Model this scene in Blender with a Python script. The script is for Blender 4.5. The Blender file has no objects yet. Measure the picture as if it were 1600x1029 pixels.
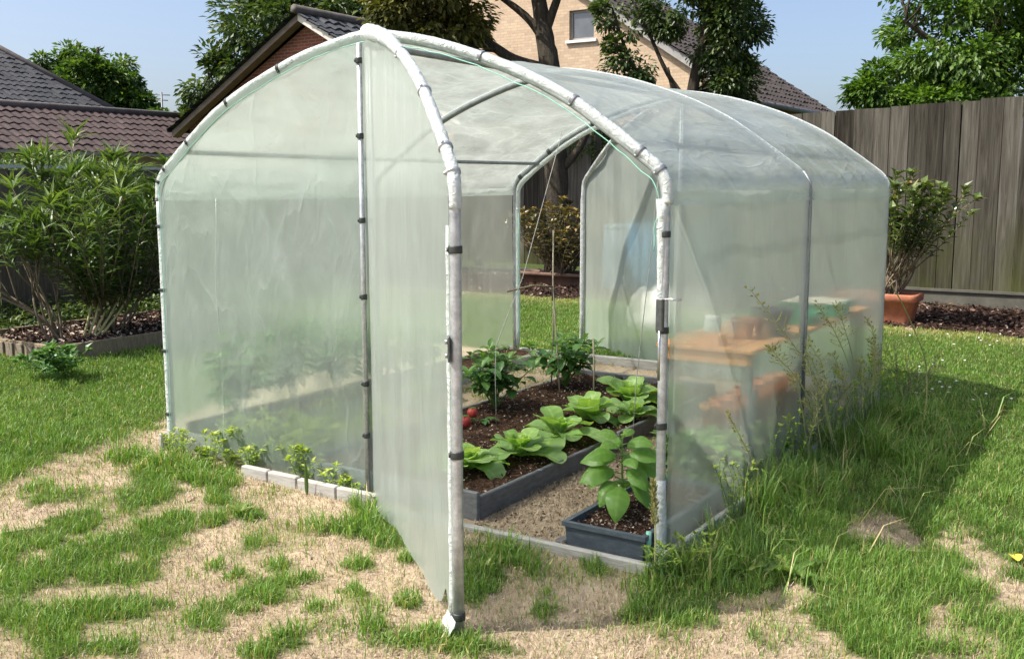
import bpy, math, random
import numpy as np
from mathutils import Vector, Matrix, noise as mnoise

rnd = random.Random(7)
rng = np.random.default_rng(11)
sc = bpy.context.scene
COL = sc.collection
PI = math.pi

# ------------------------------------------------------------------ terrain
W, L, LM, HA = 3.09, 3.68, 1.84, 2.285
CX = W / 2

def gz(x, y):
    return 0.09 * np.tanh((3.09 - x) * 0.025 / 0.09) + 0.012 * np.clip(y, -2, 12)

# ------------------------------------------------------------------ materials
MATS = {}

def new_mat(name):
    m = bpy.data.materials.new(name)
    m.use_nodes = True
    nt = m.node_tree
    nt.nodes.clear()
    out = nt.nodes.new('ShaderNodeOutputMaterial')
    MATS[name] = m
    return m, nt, out

def N(nt, t, **kw):
    n = nt.nodes.new(t)
    for k, v in kw.items():
        if k in ('ins',):
            for a, b in v.items():
                if hasattr(b, 'is_output'):
                    nt.links.new(b, n.inputs[a])
                else:
                    n.inputs[a].default_value = b
        else:
            setattr(n, k, v)
    return n

def c4(c):
    return (c[0], c[1], c[2], 1.0)

def ramp(nt, fac, stops):
    r = N(nt, 'ShaderNodeValToRGB')
    e = r.color_ramp.elements
    while len(e) < len(stops):
        e.new(0.5)
    for i, (p, c) in enumerate(stops):
        e[i].position = p
        e[i].color = c4(c) if len(c) == 3 else c
    nt.links.new(fac, r.inputs['Fac'])
    return r.outputs['Color']

def objco(nt, scale=(1, 1, 1), rot=(0, 0, 0)):
    tc = N(nt, 'ShaderNodeTexCoord')
    mp = N(nt, 'ShaderNodeMapping')
    mp.inputs['Scale'].default_value = scale
    mp.inputs['Rotation'].default_value = rot
    nt.links.new(tc.outputs['Object'], mp.inputs['Vector'])
    return mp.outputs['Vector']

def noise_tex(nt, vec, scale, detail=4, rough=0.55, dist=0.0):
    n = N(nt, 'ShaderNodeTexNoise')
    n.inputs['Scale'].default_value = scale
    n.inputs['Detail'].default_value = detail
    n.inputs['Roughness'].default_value = rough
    n.inputs['Distortion'].default_value = dist
    nt.links.new(vec, n.inputs['Vector'])
    return n.outputs['Fac']

def math_n(nt, op, a, b=0.0, c=None, clamp=False):
    n = N(nt, 'ShaderNodeMath')
    n.operation = op
    n.use_clamp = clamp
    for i, v in enumerate((a, b, c)):
        if v is None:
            continue
        if hasattr(v, 'is_output'):
            nt.links.new(v, n.inputs[i])
        else:
            n.inputs[i].default_value = v
    return n.outputs[0]

def mixc(nt, fac, a, b, mode='MIX'):
    n = N(nt, 'ShaderNodeMix')
    n.data_type = 'RGBA'
    n.blend_type = mode
    for s, v in ((0, fac), (6, a), (7, b)):
        if hasattr(v, 'is_output'):
            nt.links.new(v, n.inputs[s])
        else:
            n.inputs[s].default_value = c4(v) if isinstance(v, (tuple, list)) and len(v) == 3 else v
    return n.outputs[2]

def bump(nt, h, strength=0.5, dist=0.01):
    b = N(nt, 'ShaderNodeBump')
    b.inputs['Strength'].default_value = strength
    b.inputs['Distance'].default_value = dist
    nt.links.new(h, b.inputs['Height'])
    return b.outputs['Normal']

def principled(nt, out, color, rough=0.6, metal=0.0, normal=None, spec=0.5):
    p = N(nt, 'ShaderNodeBsdfPrincipled')
    if hasattr(color, 'is_output'):
        nt.links.new(color, p.inputs['Base Color'])
    else:
        p.inputs['Base Color'].default_value = c4(color)
    if hasattr(rough, 'is_output'):
        nt.links.new(rough, p.inputs['Roughness'])
    else:
        p.inputs['Roughness'].default_value = rough
    p.inputs['Metallic'].default_value = metal
    p.inputs['Specular IOR Level'].default_value = spec
    if normal is not None:
        nt.links.new(normal, p.inputs['Normal'])
    nt.links.new(p.outputs[0], out.inputs['Surface'])
    return p

def m_noisy(name, stops, scale=8, stretch=(1, 1, 1), rough=0.7, metal=0.0, bs=0.3, bd=0.004, detail=6, spec=0.4, fine=5.0):
    """a colour ramp over noise, with a finer noise for relief"""
    m, nt, out = new_mat(name)
    v = objco(nt, stretch)
    f = noise_tex(nt, v, scale, detail, 0.6)
    f2 = noise_tex(nt, v, scale * fine, 4, 0.6)
    f = math_n(nt, 'ADD', math_n(nt, 'MULTIPLY', f, 0.7), math_n(nt, 'MULTIPLY', f2, 0.3))
    col = ramp(nt, f, stops)
    principled(nt, out, col, rough, metal, bump(nt, f2, bs, bd), spec)
    return m

def m_leaf(name, stops, trans=0.3, rough=0.5, spec=0.4, tcol=(1.5, 1.6, 0.6)):
    """leaf shader: colour from the 'tint' attribute of every leaf, light passing through the blade"""
    m, nt, out = new_mat(name)
    a = N(nt, 'ShaderNodeAttribute')
    a.attribute_name = 'tint'
    col = ramp(nt, a.outputs['Fac'], stops)
    p = N(nt, 'ShaderNodeBsdfPrincipled')
    nt.links.new(col, p.inputs['Base Color'])
    p.inputs['Roughness'].default_value = rough
    p.inputs['Specular IOR Level'].default_value = spec
    t = N(nt, 'ShaderNodeBsdfTranslucent')
    nt.links.new(mixc(nt, 1.0, col, tcol, 'MULTIPLY'), t.inputs['Color'])
    mx = N(nt, 'ShaderNodeMixShader')
    mx.inputs[0].default_value = trans
    nt.links.new(p.outputs[0], mx.inputs[1])
    nt.links.new(t.outputs[0], mx.inputs[2])
    nt.links.new(mx.outputs[0], out.inputs['Surface'])
    return m

def m_film(name, milk=0.6, col=(0.80, 0.86, 0.82), streak=(3, 3, 0.6), blur=0.6, ior=1.05, gloss=0.5, var=0.25, bumps=0.25, seecol=(0.93, 0.97, 0.94), tl=0.5, rr=0.45, crease=0.05):
    """milky polythene: part clear, part blurred, part scattering, with a soft sheen"""
    m, nt, out = new_mat(name)
    v = objco(nt, streak)
    s1 = noise_tex(nt, v, 1.6, 5, 0.6, 0.6)
    v2 = objco(nt, (1, 1, 1))
    s2 = noise_tex(nt, v2, 1.1, 3, 0.5)
    s3 = noise_tex(nt, objco(nt, tuple(q * 6 for q in streak)), 3.0, 3, 0.6, 1.0)
    f = math_n(nt, 'ADD', math_n(nt, 'MULTIPLY', s1, 0.5), math_n(nt, 'MULTIPLY', s2, 0.3))
    f = math_n(nt, 'ADD', f, math_n(nt, 'MULTIPLY', s3, 0.2))
    f = math_n(nt, 'MULTIPLY_ADD', math_n(nt, 'SUBTRACT', f, 0.5), var * 3, milk)
    lw = N(nt, 'ShaderNodeLayerWeight')
    lw.inputs['Blend'].default_value = 0.3
    f = math_n(nt, 'MULTIPLY_ADD', math_n(nt, 'POWER', lw.outputs['Facing'], 3.0), 0.12, f, True)
    rd = math_n(nt, 'POWER', math_n(nt, 'SUBTRACT', 1.0, math_n(nt, 'ABSOLUTE', math_n(nt, 'MULTIPLY_ADD', noise_tex(nt, objco(nt, tuple(.15 + q * 1.1 for q in streak)), 1.6, 3, 0.5, 0.25), 4.0, -2.0))), 9.0, True)
    f = math_n(nt, 'MULTIPLY_ADD', rd, crease, f, True)
    hb = noise_tex(nt, v, 5.0, 4, 0.6, 1.5)
    nrm = bump(nt, math_n(nt, 'MULTIPLY_ADD', rd, 0.35, hb), bumps, 0.02)
    tr = N(nt, 'ShaderNodeBsdfTransparent', ins={'Color': c4(seecol)})
    rf = N(nt, 'ShaderNodeBsdfRefraction', ins={'Color': c4(seecol), 'Roughness': rr, 'IOR': ior})
    see = N(nt, 'ShaderNodeMixShader', ins={0: blur, 1: tr.outputs[0], 2: rf.outputs[0]})
    df = N(nt, 'ShaderNodeBsdfDiffuse', ins={'Color': c4(col), 'Normal': nrm})
    tn = N(nt, 'ShaderNodeBsdfTranslucent', ins={'Color': c4(col), 'Normal': nrm})
    mk = N(nt, 'ShaderNodeMixShader', ins={0: tl, 1: df.outputs[0], 2: tn.outputs[0]})
    a = N(nt, 'ShaderNodeMixShader', ins={0: f, 1: see.outputs[0], 2: mk.outputs[0]})
    gl = N(nt, 'ShaderNodeBsdfGlossy', ins={'Color': (1, 1, 1, 1), 'Roughness': 0.22, 'Normal': nrm})
    lf = N(nt, 'ShaderNodeLayerWeight', ins={'Blend': 0.5, 'Normal': nrm})
    sch = math_n(nt, 'MULTIPLY_ADD', math_n(nt, 'POWER', lf.outputs['Facing'], 4.0), 0.55, 0.045)
    b = N(nt, 'ShaderNodeMixShader', ins={0: math_n(nt, 'MULTIPLY', sch, gloss), 1: a.outputs[0], 2: gl.outputs[0]})
    nt.links.new(b.outputs[0], out.inputs['Surface'])
    return m

def m_brick(name, c1, c2, mortar, scale=1.0, bw=0.22, bh=0.072):
    m, nt, out = new_mat(name)
    tc = N(nt, 'ShaderNodeTexCoord')
    sp = N(nt, 'ShaderNodeSeparateXYZ')
    nt.links.new(tc.outputs['Object'], sp.inputs[0])
    cb = N(nt, 'ShaderNodeCombineXYZ')
    nt.links.new(math_n(nt, 'ADD', sp.outputs[0], sp.outputs[1]), cb.inputs[0])
    nt.links.new(sp.outputs[2], cb.inputs[1])
    b = N(nt, 'ShaderNodeTexBrick', ins={'Vector': cb.outputs[0], 'Color1': c4(c1), 'Color2': c4(c2), 'Mortar': c4(mortar),
          'Scale': scale, 'Mortar Size': 0.008, 'Brick Width': bw, 'Row Height': bh, 'Bias': -0.1})
    nz = noise_tex(nt, objco(nt), 0.8, 5)
    nz2 = noise_tex(nt, objco(nt), 14, 3)
    col = mixc(nt, 0.35, b.outputs['Color'], ramp(nt, nz, [(0.3, (0.55, 0.5, 0.45)), (0.7, (1.0, 1.0, 1.0))]), 'MULTIPLY')
    col = mixc(nt, 0.3, col, ramp(nt, nz2, [(0.3, (0.6, 0.6, 0.6)), (0.7, (1.1, 1.1, 1.1))]), 'MULTIPLY')
    principled(nt, out, col, 0.85, 0, bump(nt, b.outputs['Fac'], -0.4, 0.008), 0.2)
    return m

# ------------------------------------------------------------------ mesh helpers
def root_loc(o):
    v = Vector((0, 0, 0))
    while o is not None:
        v += o.location
        o = o.parent
    return v

def link(name, me, mat, parent=None, smooth=True):
    o = bpy.data.objects.new(name, me)
    COL.objects.link(o)
    if mat is not None:
        me.materials.append(mat if not isinstance(mat, str) else MATS[mat])
    if parent is not None:
        o.parent = parent
    return o

def npmesh(name, V, faces, mat, parent=None, tint=None, smooth=True):
    """V (n,3) in world space; faces: list of (m,k) index arrays"""
    V = np.asarray(V, dtype=np.float32)
    if parent is not None:
        V = V - np.array(root_loc(parent), dtype=np.float32)
    me = bpy.data.meshes.new(name)
    me.vertices.add(len(V))
    me.vertices.foreach_set('co', V.ravel())
    faces = [np.asarray(f, dtype=np.int32) for f in faces if len(f)]
    nl = sum(f.size for f in faces)
    nf = sum(len(f) for f in faces)
    me.loops.add(nl)
    me.polygons.add(nf)
    me.loops.foreach_set('vertex_index', np.concatenate([f.ravel() for f in faces]))
    cnt = np.concatenate([np.full(len(f), f.shape[1], dtype=np.int32) for f in faces])
    st = np.concatenate([[0], np.cumsum(cnt)[:-1]]).astype(np.int32)
    me.polygons.foreach_set('loop_start', st)
    me.polygons.foreach_set('loop_total', cnt)
    me.polygons.foreach_set('use_smooth', np.full(nf, smooth, dtype=bool))
    if tint is not None:
        a = me.attributes.new('tint', 'FLOAT', 'POINT')
        a.data.foreach_set('value', np.asarray(tint, dtype=np.float32))
    me.update(calc_edges=True)
    return link(name, me, mat, parent)

class MB:
    def __init__(s):
        s.v, s.f, s.sm = [], [], []

    def add(s, vs, fs, smooth=False):
        o = len(s.v)
        s.v += [tuple(p) for p in vs]
        s.f += [tuple(o + i for i in f) for f in fs]
        s.sm += [smooth] * len(fs)
        return s

    def box(s, a, b, M=None, bev=0.0):
        x0, y0, z0 = a
        x1, y1, z1 = b
        if bev > 0:
            e = min(bev, (x1 - x0) * .45, (y1 - y0) * .45, (z1 - z0) * .45)
            P, F = [], []
            idx = {}
            for ix, x in enumerate((x0, x1)):
                for iy, y in enumerate((y0, y1)):
                    for iz, z in enumerate((z0, z1)):
                        sx, sy, sz = (1, -1)[ix], (1, -1)[iy], (1, -1)[iz]
                        idx[ix, iy, iz] = len(P)
                        P += [(x, y + sy * e, z + sz * e), (x + sx * e, y, z + sz * e), (x + sx * e, y + sy * e, z)]
            def q(ax, side):
                cs = [(0, 0), (1, 0), (1, 1), (0, 1)]
                r = []
                for c in cs:
                    k = list(c)
                    k.insert(ax, side)
                    r.append(idx[tuple(k)] + ax)
                return r
            for ax in range(3):
                for sd in (0, 1):
                    r = q(ax, sd)
                    F.append(r if (sd == 1) != (ax == 1) else r[::-1])
            for ax in range(3):
                o1, o2 = [k for k in range(3) if k != ax]
                for i in (0, 1):
                    for j in (0, 1):
                        k0 = [0, 0, 0]; k1 = [0, 0, 0]
                        k0[o1] = k1[o1] = i; k0[o2] = k1[o2] = j
                        k1[ax] = 1
                        a0, a1 = idx[tuple(k0)], idx[tuple(k1)]
                        r = [a0 + o1, a0 + o2, a1 + o2, a1 + o1]
                        F.append(r)
            for k, a0 in idx.items():
                F.append([a0, a0 + 1, a0 + 2])
            vs = P
            fs = F
        else:
            vs = [(x0, y0, z0), (x1, y0, z0), (x1, y1, z0), (x0, y1, z0), (x0, y0, z1), (x1, y0, z1), (x1, y1, z1), (x0, y1, z1)]
            fs = [(0, 3, 2, 1), (4, 5, 6, 7), (0, 1, 5, 4), (1, 2, 6, 5), (2, 3, 7, 6), (3, 0, 4, 7)]
        if M is not None:
            vs = [M @ Vector(p) for p in vs]
        return s.add(vs, fs)

    def tube(s, pts, r, n=10, cap=True, wob=0.0, seed=0.0):
        P = [Vector(p) for p in pts]
        rs = r if isinstance(r, (list, tuple)) else [r] * len(P)
        up = None
        vs, fs = [], []
        for i, p in enumerate(P):
            t = (P[min(i + 1, len(P) - 1)] - P[max(i - 1, 0)])
            if t.length < 1e-9:
                t = Vector((0, 0, 1))
            t.normalize()
            if up is None:
                up = Vector((0, 0, 1)) if abs(t.z) < .9 else Vector((1, 0, 0))
            up = (up - t * up.dot(t))
            if up.length < 1e-6:
                up = t.orthogonal()
            up.normalize()
            sd = t.cross(up)
            for k in range(n):
                a = 2 * PI * k / n
                rr = rs[i]
                if wob:
                    d = up * math.cos(a) + sd * math.sin(a)
                    rr *= 1 + wob * mnoise.noise((p + d * 0.05) * 28 + Vector((seed, 0, 0)))
                vs.append(p + (up * math.cos(a) + sd * math.sin(a)) * rr)
        for i in range(len(P) - 1):
            for k in range(n):
                fs.append((i * n + k, i * n + (k + 1) % n, (i + 1) * n + (k + 1) % n, (i + 1) * n + k))
        if cap:
            fs.append(tuple(range(n))[::-1])
            fs.append(tuple((len(P) - 1) * n + k for k in range(n)))
        return s.add(vs, fs, True)

    def lathe(s, prof, c, n=24, sx=1.0, sy=1.0):
        vs, fs = [], []
        for (r, z) in prof:
            for k in range(n):
                a = 2 * PI * k / n
                vs.append((c[0] + r * sx * math.cos(a), c[1] + r * sy * math.sin(a), c[2] + z))
        for i in range(len(prof) - 1):
            for k in range(n):
                fs.append((i * n + k, i * n + (k + 1) % n, (i + 1) * n + (k + 1) % n, (i + 1) * n + k))
        return s.add(vs, fs, True)

    def grid(s, fn, nu, nv):
        vs = [fn(i / nu, j / nv) for i in range(nu + 1) for j in range(nv + 1)]
        fs = [(i * (nv + 1) + j, (i + 1) * (nv + 1) + j, (i + 1) * (nv + 1) + j + 1, i * (nv + 1) + j + 1) for i in range(nu) for j in range(nv)]
        return s.add(vs, fs, True)

    def build(s, name, mat, parent=None):
        me = bpy.data.meshes.new(name)
        off = root_loc(parent) if parent is not None else Vector((0, 0, 0))
        me.from_pydata([(p[0] - off.x, p[1] - off.y, p[2] - off.z) for p in s.v], [], s.f)
        me.polygons.foreach_set('use_smooth', s.sm)
        me.update()
        return link(name, me, mat, parent)

def thing(name, label, cat, loc=(0, 0, 0), group=None):
    o = bpy.data.objects.new(name, None)
    o.empty_display_size = 0.1
    COL.objects.link(o)
    o.location = loc
    o['label'] = label
    o['category'] = cat
    if group:
        o['group'] = group
    return o

def tag(o, label=None, cat=None, group=None, kind=None):
    for k, v in (('label', label), ('category', cat), ('group', group), ('kind', kind)):
        if v:
            o[k] = v
    return o

def dup(root, loc, rotz, label=None):
    r = root.copy()
    COL.objects.link(r)
    r.location = loc
    r.rotation_euler = (0, 0, rotz)
    if label:
        r['label'] = label
    for ch in list(root.children):
        c = ch.copy()
        COL.objects.link(c)
        c.parent = r
        for g in ch.children:
            d = g.copy()
            COL.objects.link(d)
            d.parent = c
    return r

def catmull(P, n=6):
    P = [Vector(p) for p in P]
    out = []
    for i in range(len(P) - 1):
        a, b, c, d = P[max(i - 1, 0)], P[i], P[i + 1], P[min(i + 2, len(P) - 1)]
        for k in range(n):
            t = k / n
            out.append(0.5 * ((2 * b) + (-a + c) * t + (2 * a - 5 * b + 4 * c - d) * t * t + (-a + 3 * b - 3 * c + d) * t ** 3))
    out.append(P[-1])
    return out

def unit(a):
    return a / np.maximum(np.linalg.norm(a, axis=-1, keepdims=True), 1e-9)

def leaves(P, D, U, ln, wd, fold=0.25, droop=0.25, shape='leaf'):
    """five-point leaves: base, left, rib, right, tip.  D = direction, U = rough upper side"""
    n = len(P)
    D = unit(D)
    S = unit(np.cross(D, U))
    Nn = np.cross(S, D)
    ln = np.broadcast_to(np.asarray(ln, float), (n,))[:, None]
    wd = np.broadcast_to(np.asarray(wd, float), (n,))[:, None]
    mid = P + D * ln * 0.45
    V = np.empty((n, 5, 3))
    V[:, 0] = P
    V[:, 1] = mid - S * wd * 0.5 + Nn * wd * fold
    V[:, 2] = mid
    V[:, 3] = mid + S * wd * 0.5 + Nn * wd * fold
    V[:, 4] = P + D * ln - Nn * ln * droop
    b = (np.arange(n) * 5)[:, None]
    F = np.concatenate([b + np.array([[0, 2, 1]]), b + np.array([[2, 4, 1]]), b + np.array([[0, 3, 2]]), b + np.array([[2, 3, 4]])])
    return V.reshape(-1, 3), F

def quads_leaves(P, D, U, ln, wd, droop=0.2):
    n = len(P)
    D = unit(D)
    S = unit(np.cross(D, U))
    Nn = np.cross(S, D)
    ln = np.broadcast_to(np.asarray(ln, float), (n,))[:, None]
    wd = np.broadcast_to(np.asarray(wd, float), (n,))[:, None]
    V = np.empty((n, 4, 3))
    V[:, 0] = P
    V[:, 1] = P + D * ln * 0.5 + S * wd * 0.5
    V[:, 2] = P + D * ln - Nn * ln * droop
    V[:, 3] = P + D * ln * 0.5 - S * wd * 0.5
    F = (np.arange(n) * 4)[:, None] + np.arange(4)[None]
    return V.reshape(-1, 3), F

def rdir(n):
    return unit(rng.normal(size=(n, 3)))

# ------------------------------------------------------------------ the palette
m_noisy('galvanised', [(0.3, (0.30, 0.32, 0.33)), (0.55, (0.52, 0.54, 0.55)), (0.75, (0.70, 0.72, 0.72))], 30, rough=0.45, metal=0.65, bs=0.1, fine=3)
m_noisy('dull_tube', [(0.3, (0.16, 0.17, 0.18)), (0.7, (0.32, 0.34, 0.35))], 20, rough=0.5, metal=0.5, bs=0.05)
m_noisy('clip_plastic', [(0.3, (0.02, 0.025, 0.022)), (0.7, (0.05, 0.055, 0.05))], 40, rough=0.45)
m_noisy('plate_steel', [(0.3, (0.08, 0.085, 0.085)), (0.7, (0.17, 0.18, 0.18))], 50, rough=0.4, metal=0.7)
m_noisy('bolt_steel', [(0.3, (0.4, 0.4, 0.4)), (0.7, (0.6, 0.6, 0.6))], 50, rough=0.3, metal=0.9)
m_noisy('mint_cord', [(0.3, (0.16, 0.46, 0.34)), (0.7, (0.34, 0.62, 0.50))], 60, rough=0.6)
m_noisy('pale_board', [(0.25, (0.17, 0.16, 0.145)), (0.5, (0.33, 0.32, 0.295)), (0.75, (0.48, 0.47, 0.44))], 7, (1, 8, 8), 0.8)
m_noisy('grey_composite', [(0.25, (0.06, 0.058, 0.055)), (0.5, (0.12, 0.125, 0.13)), (0.68, (0.17, 0.18, 0.19)), (0.85, (0.27, 0.27, 0.26))], 7, (2, 2, 8), 0.6, bs=0.3, fine=9)
m_noisy('tray_plastic', [(0.25, (0.035, 0.042, 0.050)), (0.5, (0.06, 0.078, 0.096)), (0.8, (0.13, 0.145, 0.155))], 8, (2, 2, 5), 0.5, bs=0.25, fine=9)
m_noisy('soil', [(0.28, (0.016, 0.009, 0.006)), (0.5, (0.055, 0.030, 0.019)), (0.68, (0.12, 0.065, 0.04)), (0.85, (0.26, 0.16, 0.10))], 26, rough=0.95, bs=1.0, bd=0.012, spec=0.1)
m_noisy('mulch', [(0.28, (0.014, 0.009, 0.007)), (0.55, (0.06, 0.038, 0.03)), (0.8, (0.17, 0.12, 0.10))], 22, rough=0.95, bs=1.0, bd=0.015, spec=0.1)
m_noisy('bench_wood', [(0.3, (0.46, 0.20, 0.075)), (0.6, (0.68, 0.34, 0.14)), (0.8, (0.78, 0.44, 0.20))], 5, (10, 1, 6), 0.6)
m_noisy('old_plank', [(0.3, (0.12, 0.095, 0.07)), (0.55, (0.24, 0.20, 0.15)), (0.75, (0.38, 0.33, 0.25))], 6, (8, 1, 8), 0.85)
m_noisy('bed_timber', [(0.3, (0.13, 0.10, 0.065)), (0.55, (0.25, 0.20, 0.13)), (0.75, (0.36, 0.30, 0.21))], 6, (8, 8, 2), 0.85)
m_noisy('terracotta', [(0.3, (0.26, 0.085, 0.045)), (0.6, (0.40, 0.15, 0.085)), (0.8, (0.47, 0.22, 0.14))], 9, rough=0.8, bs=0.2)
m_noisy('orange_clay', [(0.3, (0.55, 0.16, 0.06)), (0.7, (0.74, 0.27, 0.11))], 9, rough=0.75, bs=0.2)
m_noisy('dark_pot_plastic', [(0.3, (0.02, 0.022, 0.025)), (0.7, (0.045, 0.048, 0.05))], 9, rough=0.5)
m_noisy('green_plastic', [(0.3, (0.02, 0.22, 0.10)), (0.7, (0.05, 0.34, 0.18))], 9, rough=0.45)
m_noisy('seed_compost', [(0.3, (0.42, 0.36, 0.26)), (0.7, (0.74, 0.68, 0.55))], 40, rough=0.95, bs=0.8)
m_noisy('white_sack', [(0.3, (0.55, 0.54, 0.50)), (0.7, (0.80, 0.79, 0.75))], 8, rough=0.7)
m_noisy('blue_barrel', [(0.3, (0.08, 0.20, 0.32)), (0.7, (0.13, 0.28, 0.42))], 6, rough=0.4)
m_noisy('bark', [(0.25, (0.018, 0.014, 0.010)), (0.5, (0.06, 0.048, 0.034)), (0.75, (0.14, 0.12, 0.085))], 9, (3, 3, 0.7), 0.95, bs=1.0, bd=0.03)
m_noisy('twig', [(0.3, (0.10, 0.075, 0.05)), (0.7, (0.24, 0.19, 0.13))], 20, (3, 3, 0.8), 0.9)
m_noisy('green_stem', [(0.3, (0.08, 0.17, 0.03)), (0.7, (0.16, 0.28, 0.06))], 20, rough=0.6)
m_noisy('side_board', [(0.25, (0.05, 0.038, 0.026)), (0.5, (0.12, 0.094, 0.066)), (0.75, (0.23, 0.185, 0.135))], 6, (9, 9, .8), 0.9, bs=0.5)
m_noisy('dry_stem', [(0.3, (0.38, 0.40, 0.15)), (0.7, (0.58, 0.56, 0.28))], 20, rough=0.8)
m_noisy('cane', [(0.3, (0.28, 0.24, 0.18)), (0.7, (0.46, 0.40, 0.30))], 20, (4, 4, 1), 0.8)
m_noisy('string', [(0.3, (0.30, 0.29, 0.26)), (0.7, (0.46, 0.45, 0.41))], 60, rough=0.9)
m_noisy('dark_tile', [(0.3, (0.018, 0.020, 0.024)), (0.6, (0.045, 0.048, 0.055)), (0.8, (0.085, 0.088, 0.095))], 2.2, rough=0.7, bs=0.3, bd=0.01, fine=8)
m_noisy('maroon_tile', [(0.3, (0.030, 0.019, 0.018)), (0.6, (0.062, 0.040, 0.037)), (0.8, (0.105, 0.072, 0.066))], 2.2, rough=0.8, bs=0.3, bd=0.01, fine=8)
m_noisy('brown_tile', [(0.3, (0.028, 0.023, 0.022)), (0.6, (0.062, 0.050, 0.046)), (0.8, (0.10, 0.082, 0.076))], 2.2, rough=0.8, bs=0.3, bd=0.01, fine=8)
m_noisy('ridge_tile', [(0.3, (0.07, 0.06, 0.055)), (0.7, (0.16, 0.14, 0.13))], 3, rough=0.85)
m_noisy('barge_paint', [(0.3, (0.10, 0.075, 0.055)), (0.7, (0.19, 0.15, 0.115))], 3, (1, 1, 4), 0.7)
m_noisy('pale_barge', [(0.3, (0.50, 0.46, 0.42)), (0.7, (0.66, 0.62, 0.58))], 3, (1, 1, 4), 0.7)
m_noisy('gutter_grey', [(0.3, (0.08, 0.08, 0.085)), (0.7, (0.16, 0.16, 0.165))], 3, rough=0.5)
m_noisy('verge_white', [(0.3, (0.20, 0.19, 0.18)), (0.7, (0.38, 0.37, 0.35))], 3, rough=0.7)
m_noisy('stucco', [(0.3, (0.30, 0.28, 0.26)), (0.7, (0.42, 0.40, 0.37))], 3, rough=0.9)
m_noisy('window_frame_paint', [(0.3, (0.24, 0.22, 0.20)), (0.7, (0.34, 0.32, 0.30))], 5, rough=0.5)
m_noisy('white_sill', [(0.3, (0.60, 0.59, 0.56)), (0.7, (0.76, 0.75, 0.72))], 5, rough=0.6)
m_noisy('white_rail', [(0.3, (0.38, 0.38, 0.36)), (0.7, (0.58, 0.58, 0.55))], 6, rough=0.6)
m_noisy('aerial_metal', [(0.3, (0.10, 0.11, 0.12)), (0.7, (0.2, 0.21, 0.22))], 6, rough=0.5, metal=0.6)
m_noisy('petal', [(0.3, (0.72, 0.72, 0.68)), (0.7, (0.85, 0.85, 0.82))], 30, rough=0.7)
m_noisy('red_skin', [(0.3, (0.26, 0.02, 0.018)), (0.7, (0.48, 0.06, 0.05))], 18, rough=0.5)
m_noisy('yellow_leaf', [(0.3, (0.60, 0.42, 0.04)), (0.7, (0.75, 0.58, 0.08))], 18, rough=0.6)
m_noisy('shaded_clay', [(0.3, (0.10, 0.06, 0.042)), (0.7, (0.20, 0.125, 0.09))], 9, rough=0.85)  # duller terracotta for the rear trough, its shade put into the colour
m_noisy('concrete', [(0.3, (0.06, 0.058, 0.046)), (0.7, (0.13, 0.125, 0.10))], 5, rough=0.9)
m_brick('red_brick', (0.27, 0.085, 0.05), (0.18, 0.06, 0.04), (0.26, 0.19, 0.15))
m_brick('cream_brick', (0.60, 0.455, 0.31), (0.48, 0.355, 0.24), (0.44, 0.36, 0.28))
m_brick('orange_brick', (0.36, 0.17, 0.07), (0.28, 0.13, 0.06), (0.25, 0.17, 0.11))

def fence_mat():
    m, nt, out = new_mat('weathered_board')
    a = N(nt, 'ShaderNodeAttribute'); a.attribute_name = 'tint'
    v = objco(nt, (14, 14, 0.7))
    cb = N(nt, 'ShaderNodeVectorMath'); cb.operation = 'ADD'
    nt.links.new(v, cb.inputs[0])
    cx = N(nt, 'ShaderNodeCombineXYZ')
    nt.links.new(math_n(nt, 'MULTIPLY', a.outputs['Fac'], 37.0), cx.inputs[2])
    nt.links.new(cx.outputs[0], cb.inputs[1])
    g = noise_tex(nt, cb.outputs[0], 2.2, 7, 0.65, 0.8)
    big = noise_tex(nt, objco(nt, (2, 2, 1.2)), 1.3, 5, 0.6)
    f = math_n(nt, 'ADD', math_n(nt, 'MULTIPLY', g, 0.62), math_n(nt, 'MULTIPLY', a.outputs['Fac'], 0.42))
    col = ramp(nt, f, [(0.28, (0.010, 0.008, 0.006)), (0.42, (0.034, 0.030, 0.023)), (0.58, (0.074, 0.068, 0.055)), (0.80, (0.17, 0.16, 0.135))])
    # green algae towards patches of damp board (a stain with its own shape)
    tc = N(nt, 'ShaderNodeTexCoord'); sp = N(nt, 'ShaderNodeSeparateXYZ'); nt.links.new(tc.outputs['Object'], sp.inputs[0])
    low = math_n(nt, 'MULTIPLY_ADD', sp.outputs[2], -0.75, 0.95, True)
    alg = math_n(nt, 'MULTIPLY', math_n(nt, 'MULTIPLY_ADD', big, 2.2, -0.6, True), low, None, True)
    col = mixc(nt, alg, col, (0.065, 0.075, 0.018))
    # pale diagonal scratches
    wv = N(nt, 'ShaderNodeTexWave'); wv.inputs['Scale'].default_value = 0.55; wv.inputs['Distortion'].default_value = 2.0
    nt.links.new(objco(nt, (1, 1, 1), (0, math.radians(50), 0)), wv.inputs['Vector'])
    sm = math_n(nt, 'MULTIPLY', math_n(nt, 'GREATER_THAN', wv.outputs['Fac'], 0.985), math_n(nt, 'GREATER_THAN', g, 0.5))
    col = mixc(nt, math_n(nt, 'MULTIPLY', sm, 0.0), col, (0.36, 0.33, 0.27))
    principled(nt, out, col, 0.9, 0, bump(nt, g, 0.5, 0.008), 0.15)
fence_mat()

def glass_mat():
    m, nt, out = new_mat('window_glass')
    v = objco(nt)
    f = noise_tex(nt, v, 2.0, 3)
    principled(nt, out, ramp(nt, f, [(0.3, (0.05, 0.06, 0.07)), (0.7, (0.10, 0.11, 0.12))]), 0.04, 0.0, None, 1.0)
glass_mat()

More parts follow.
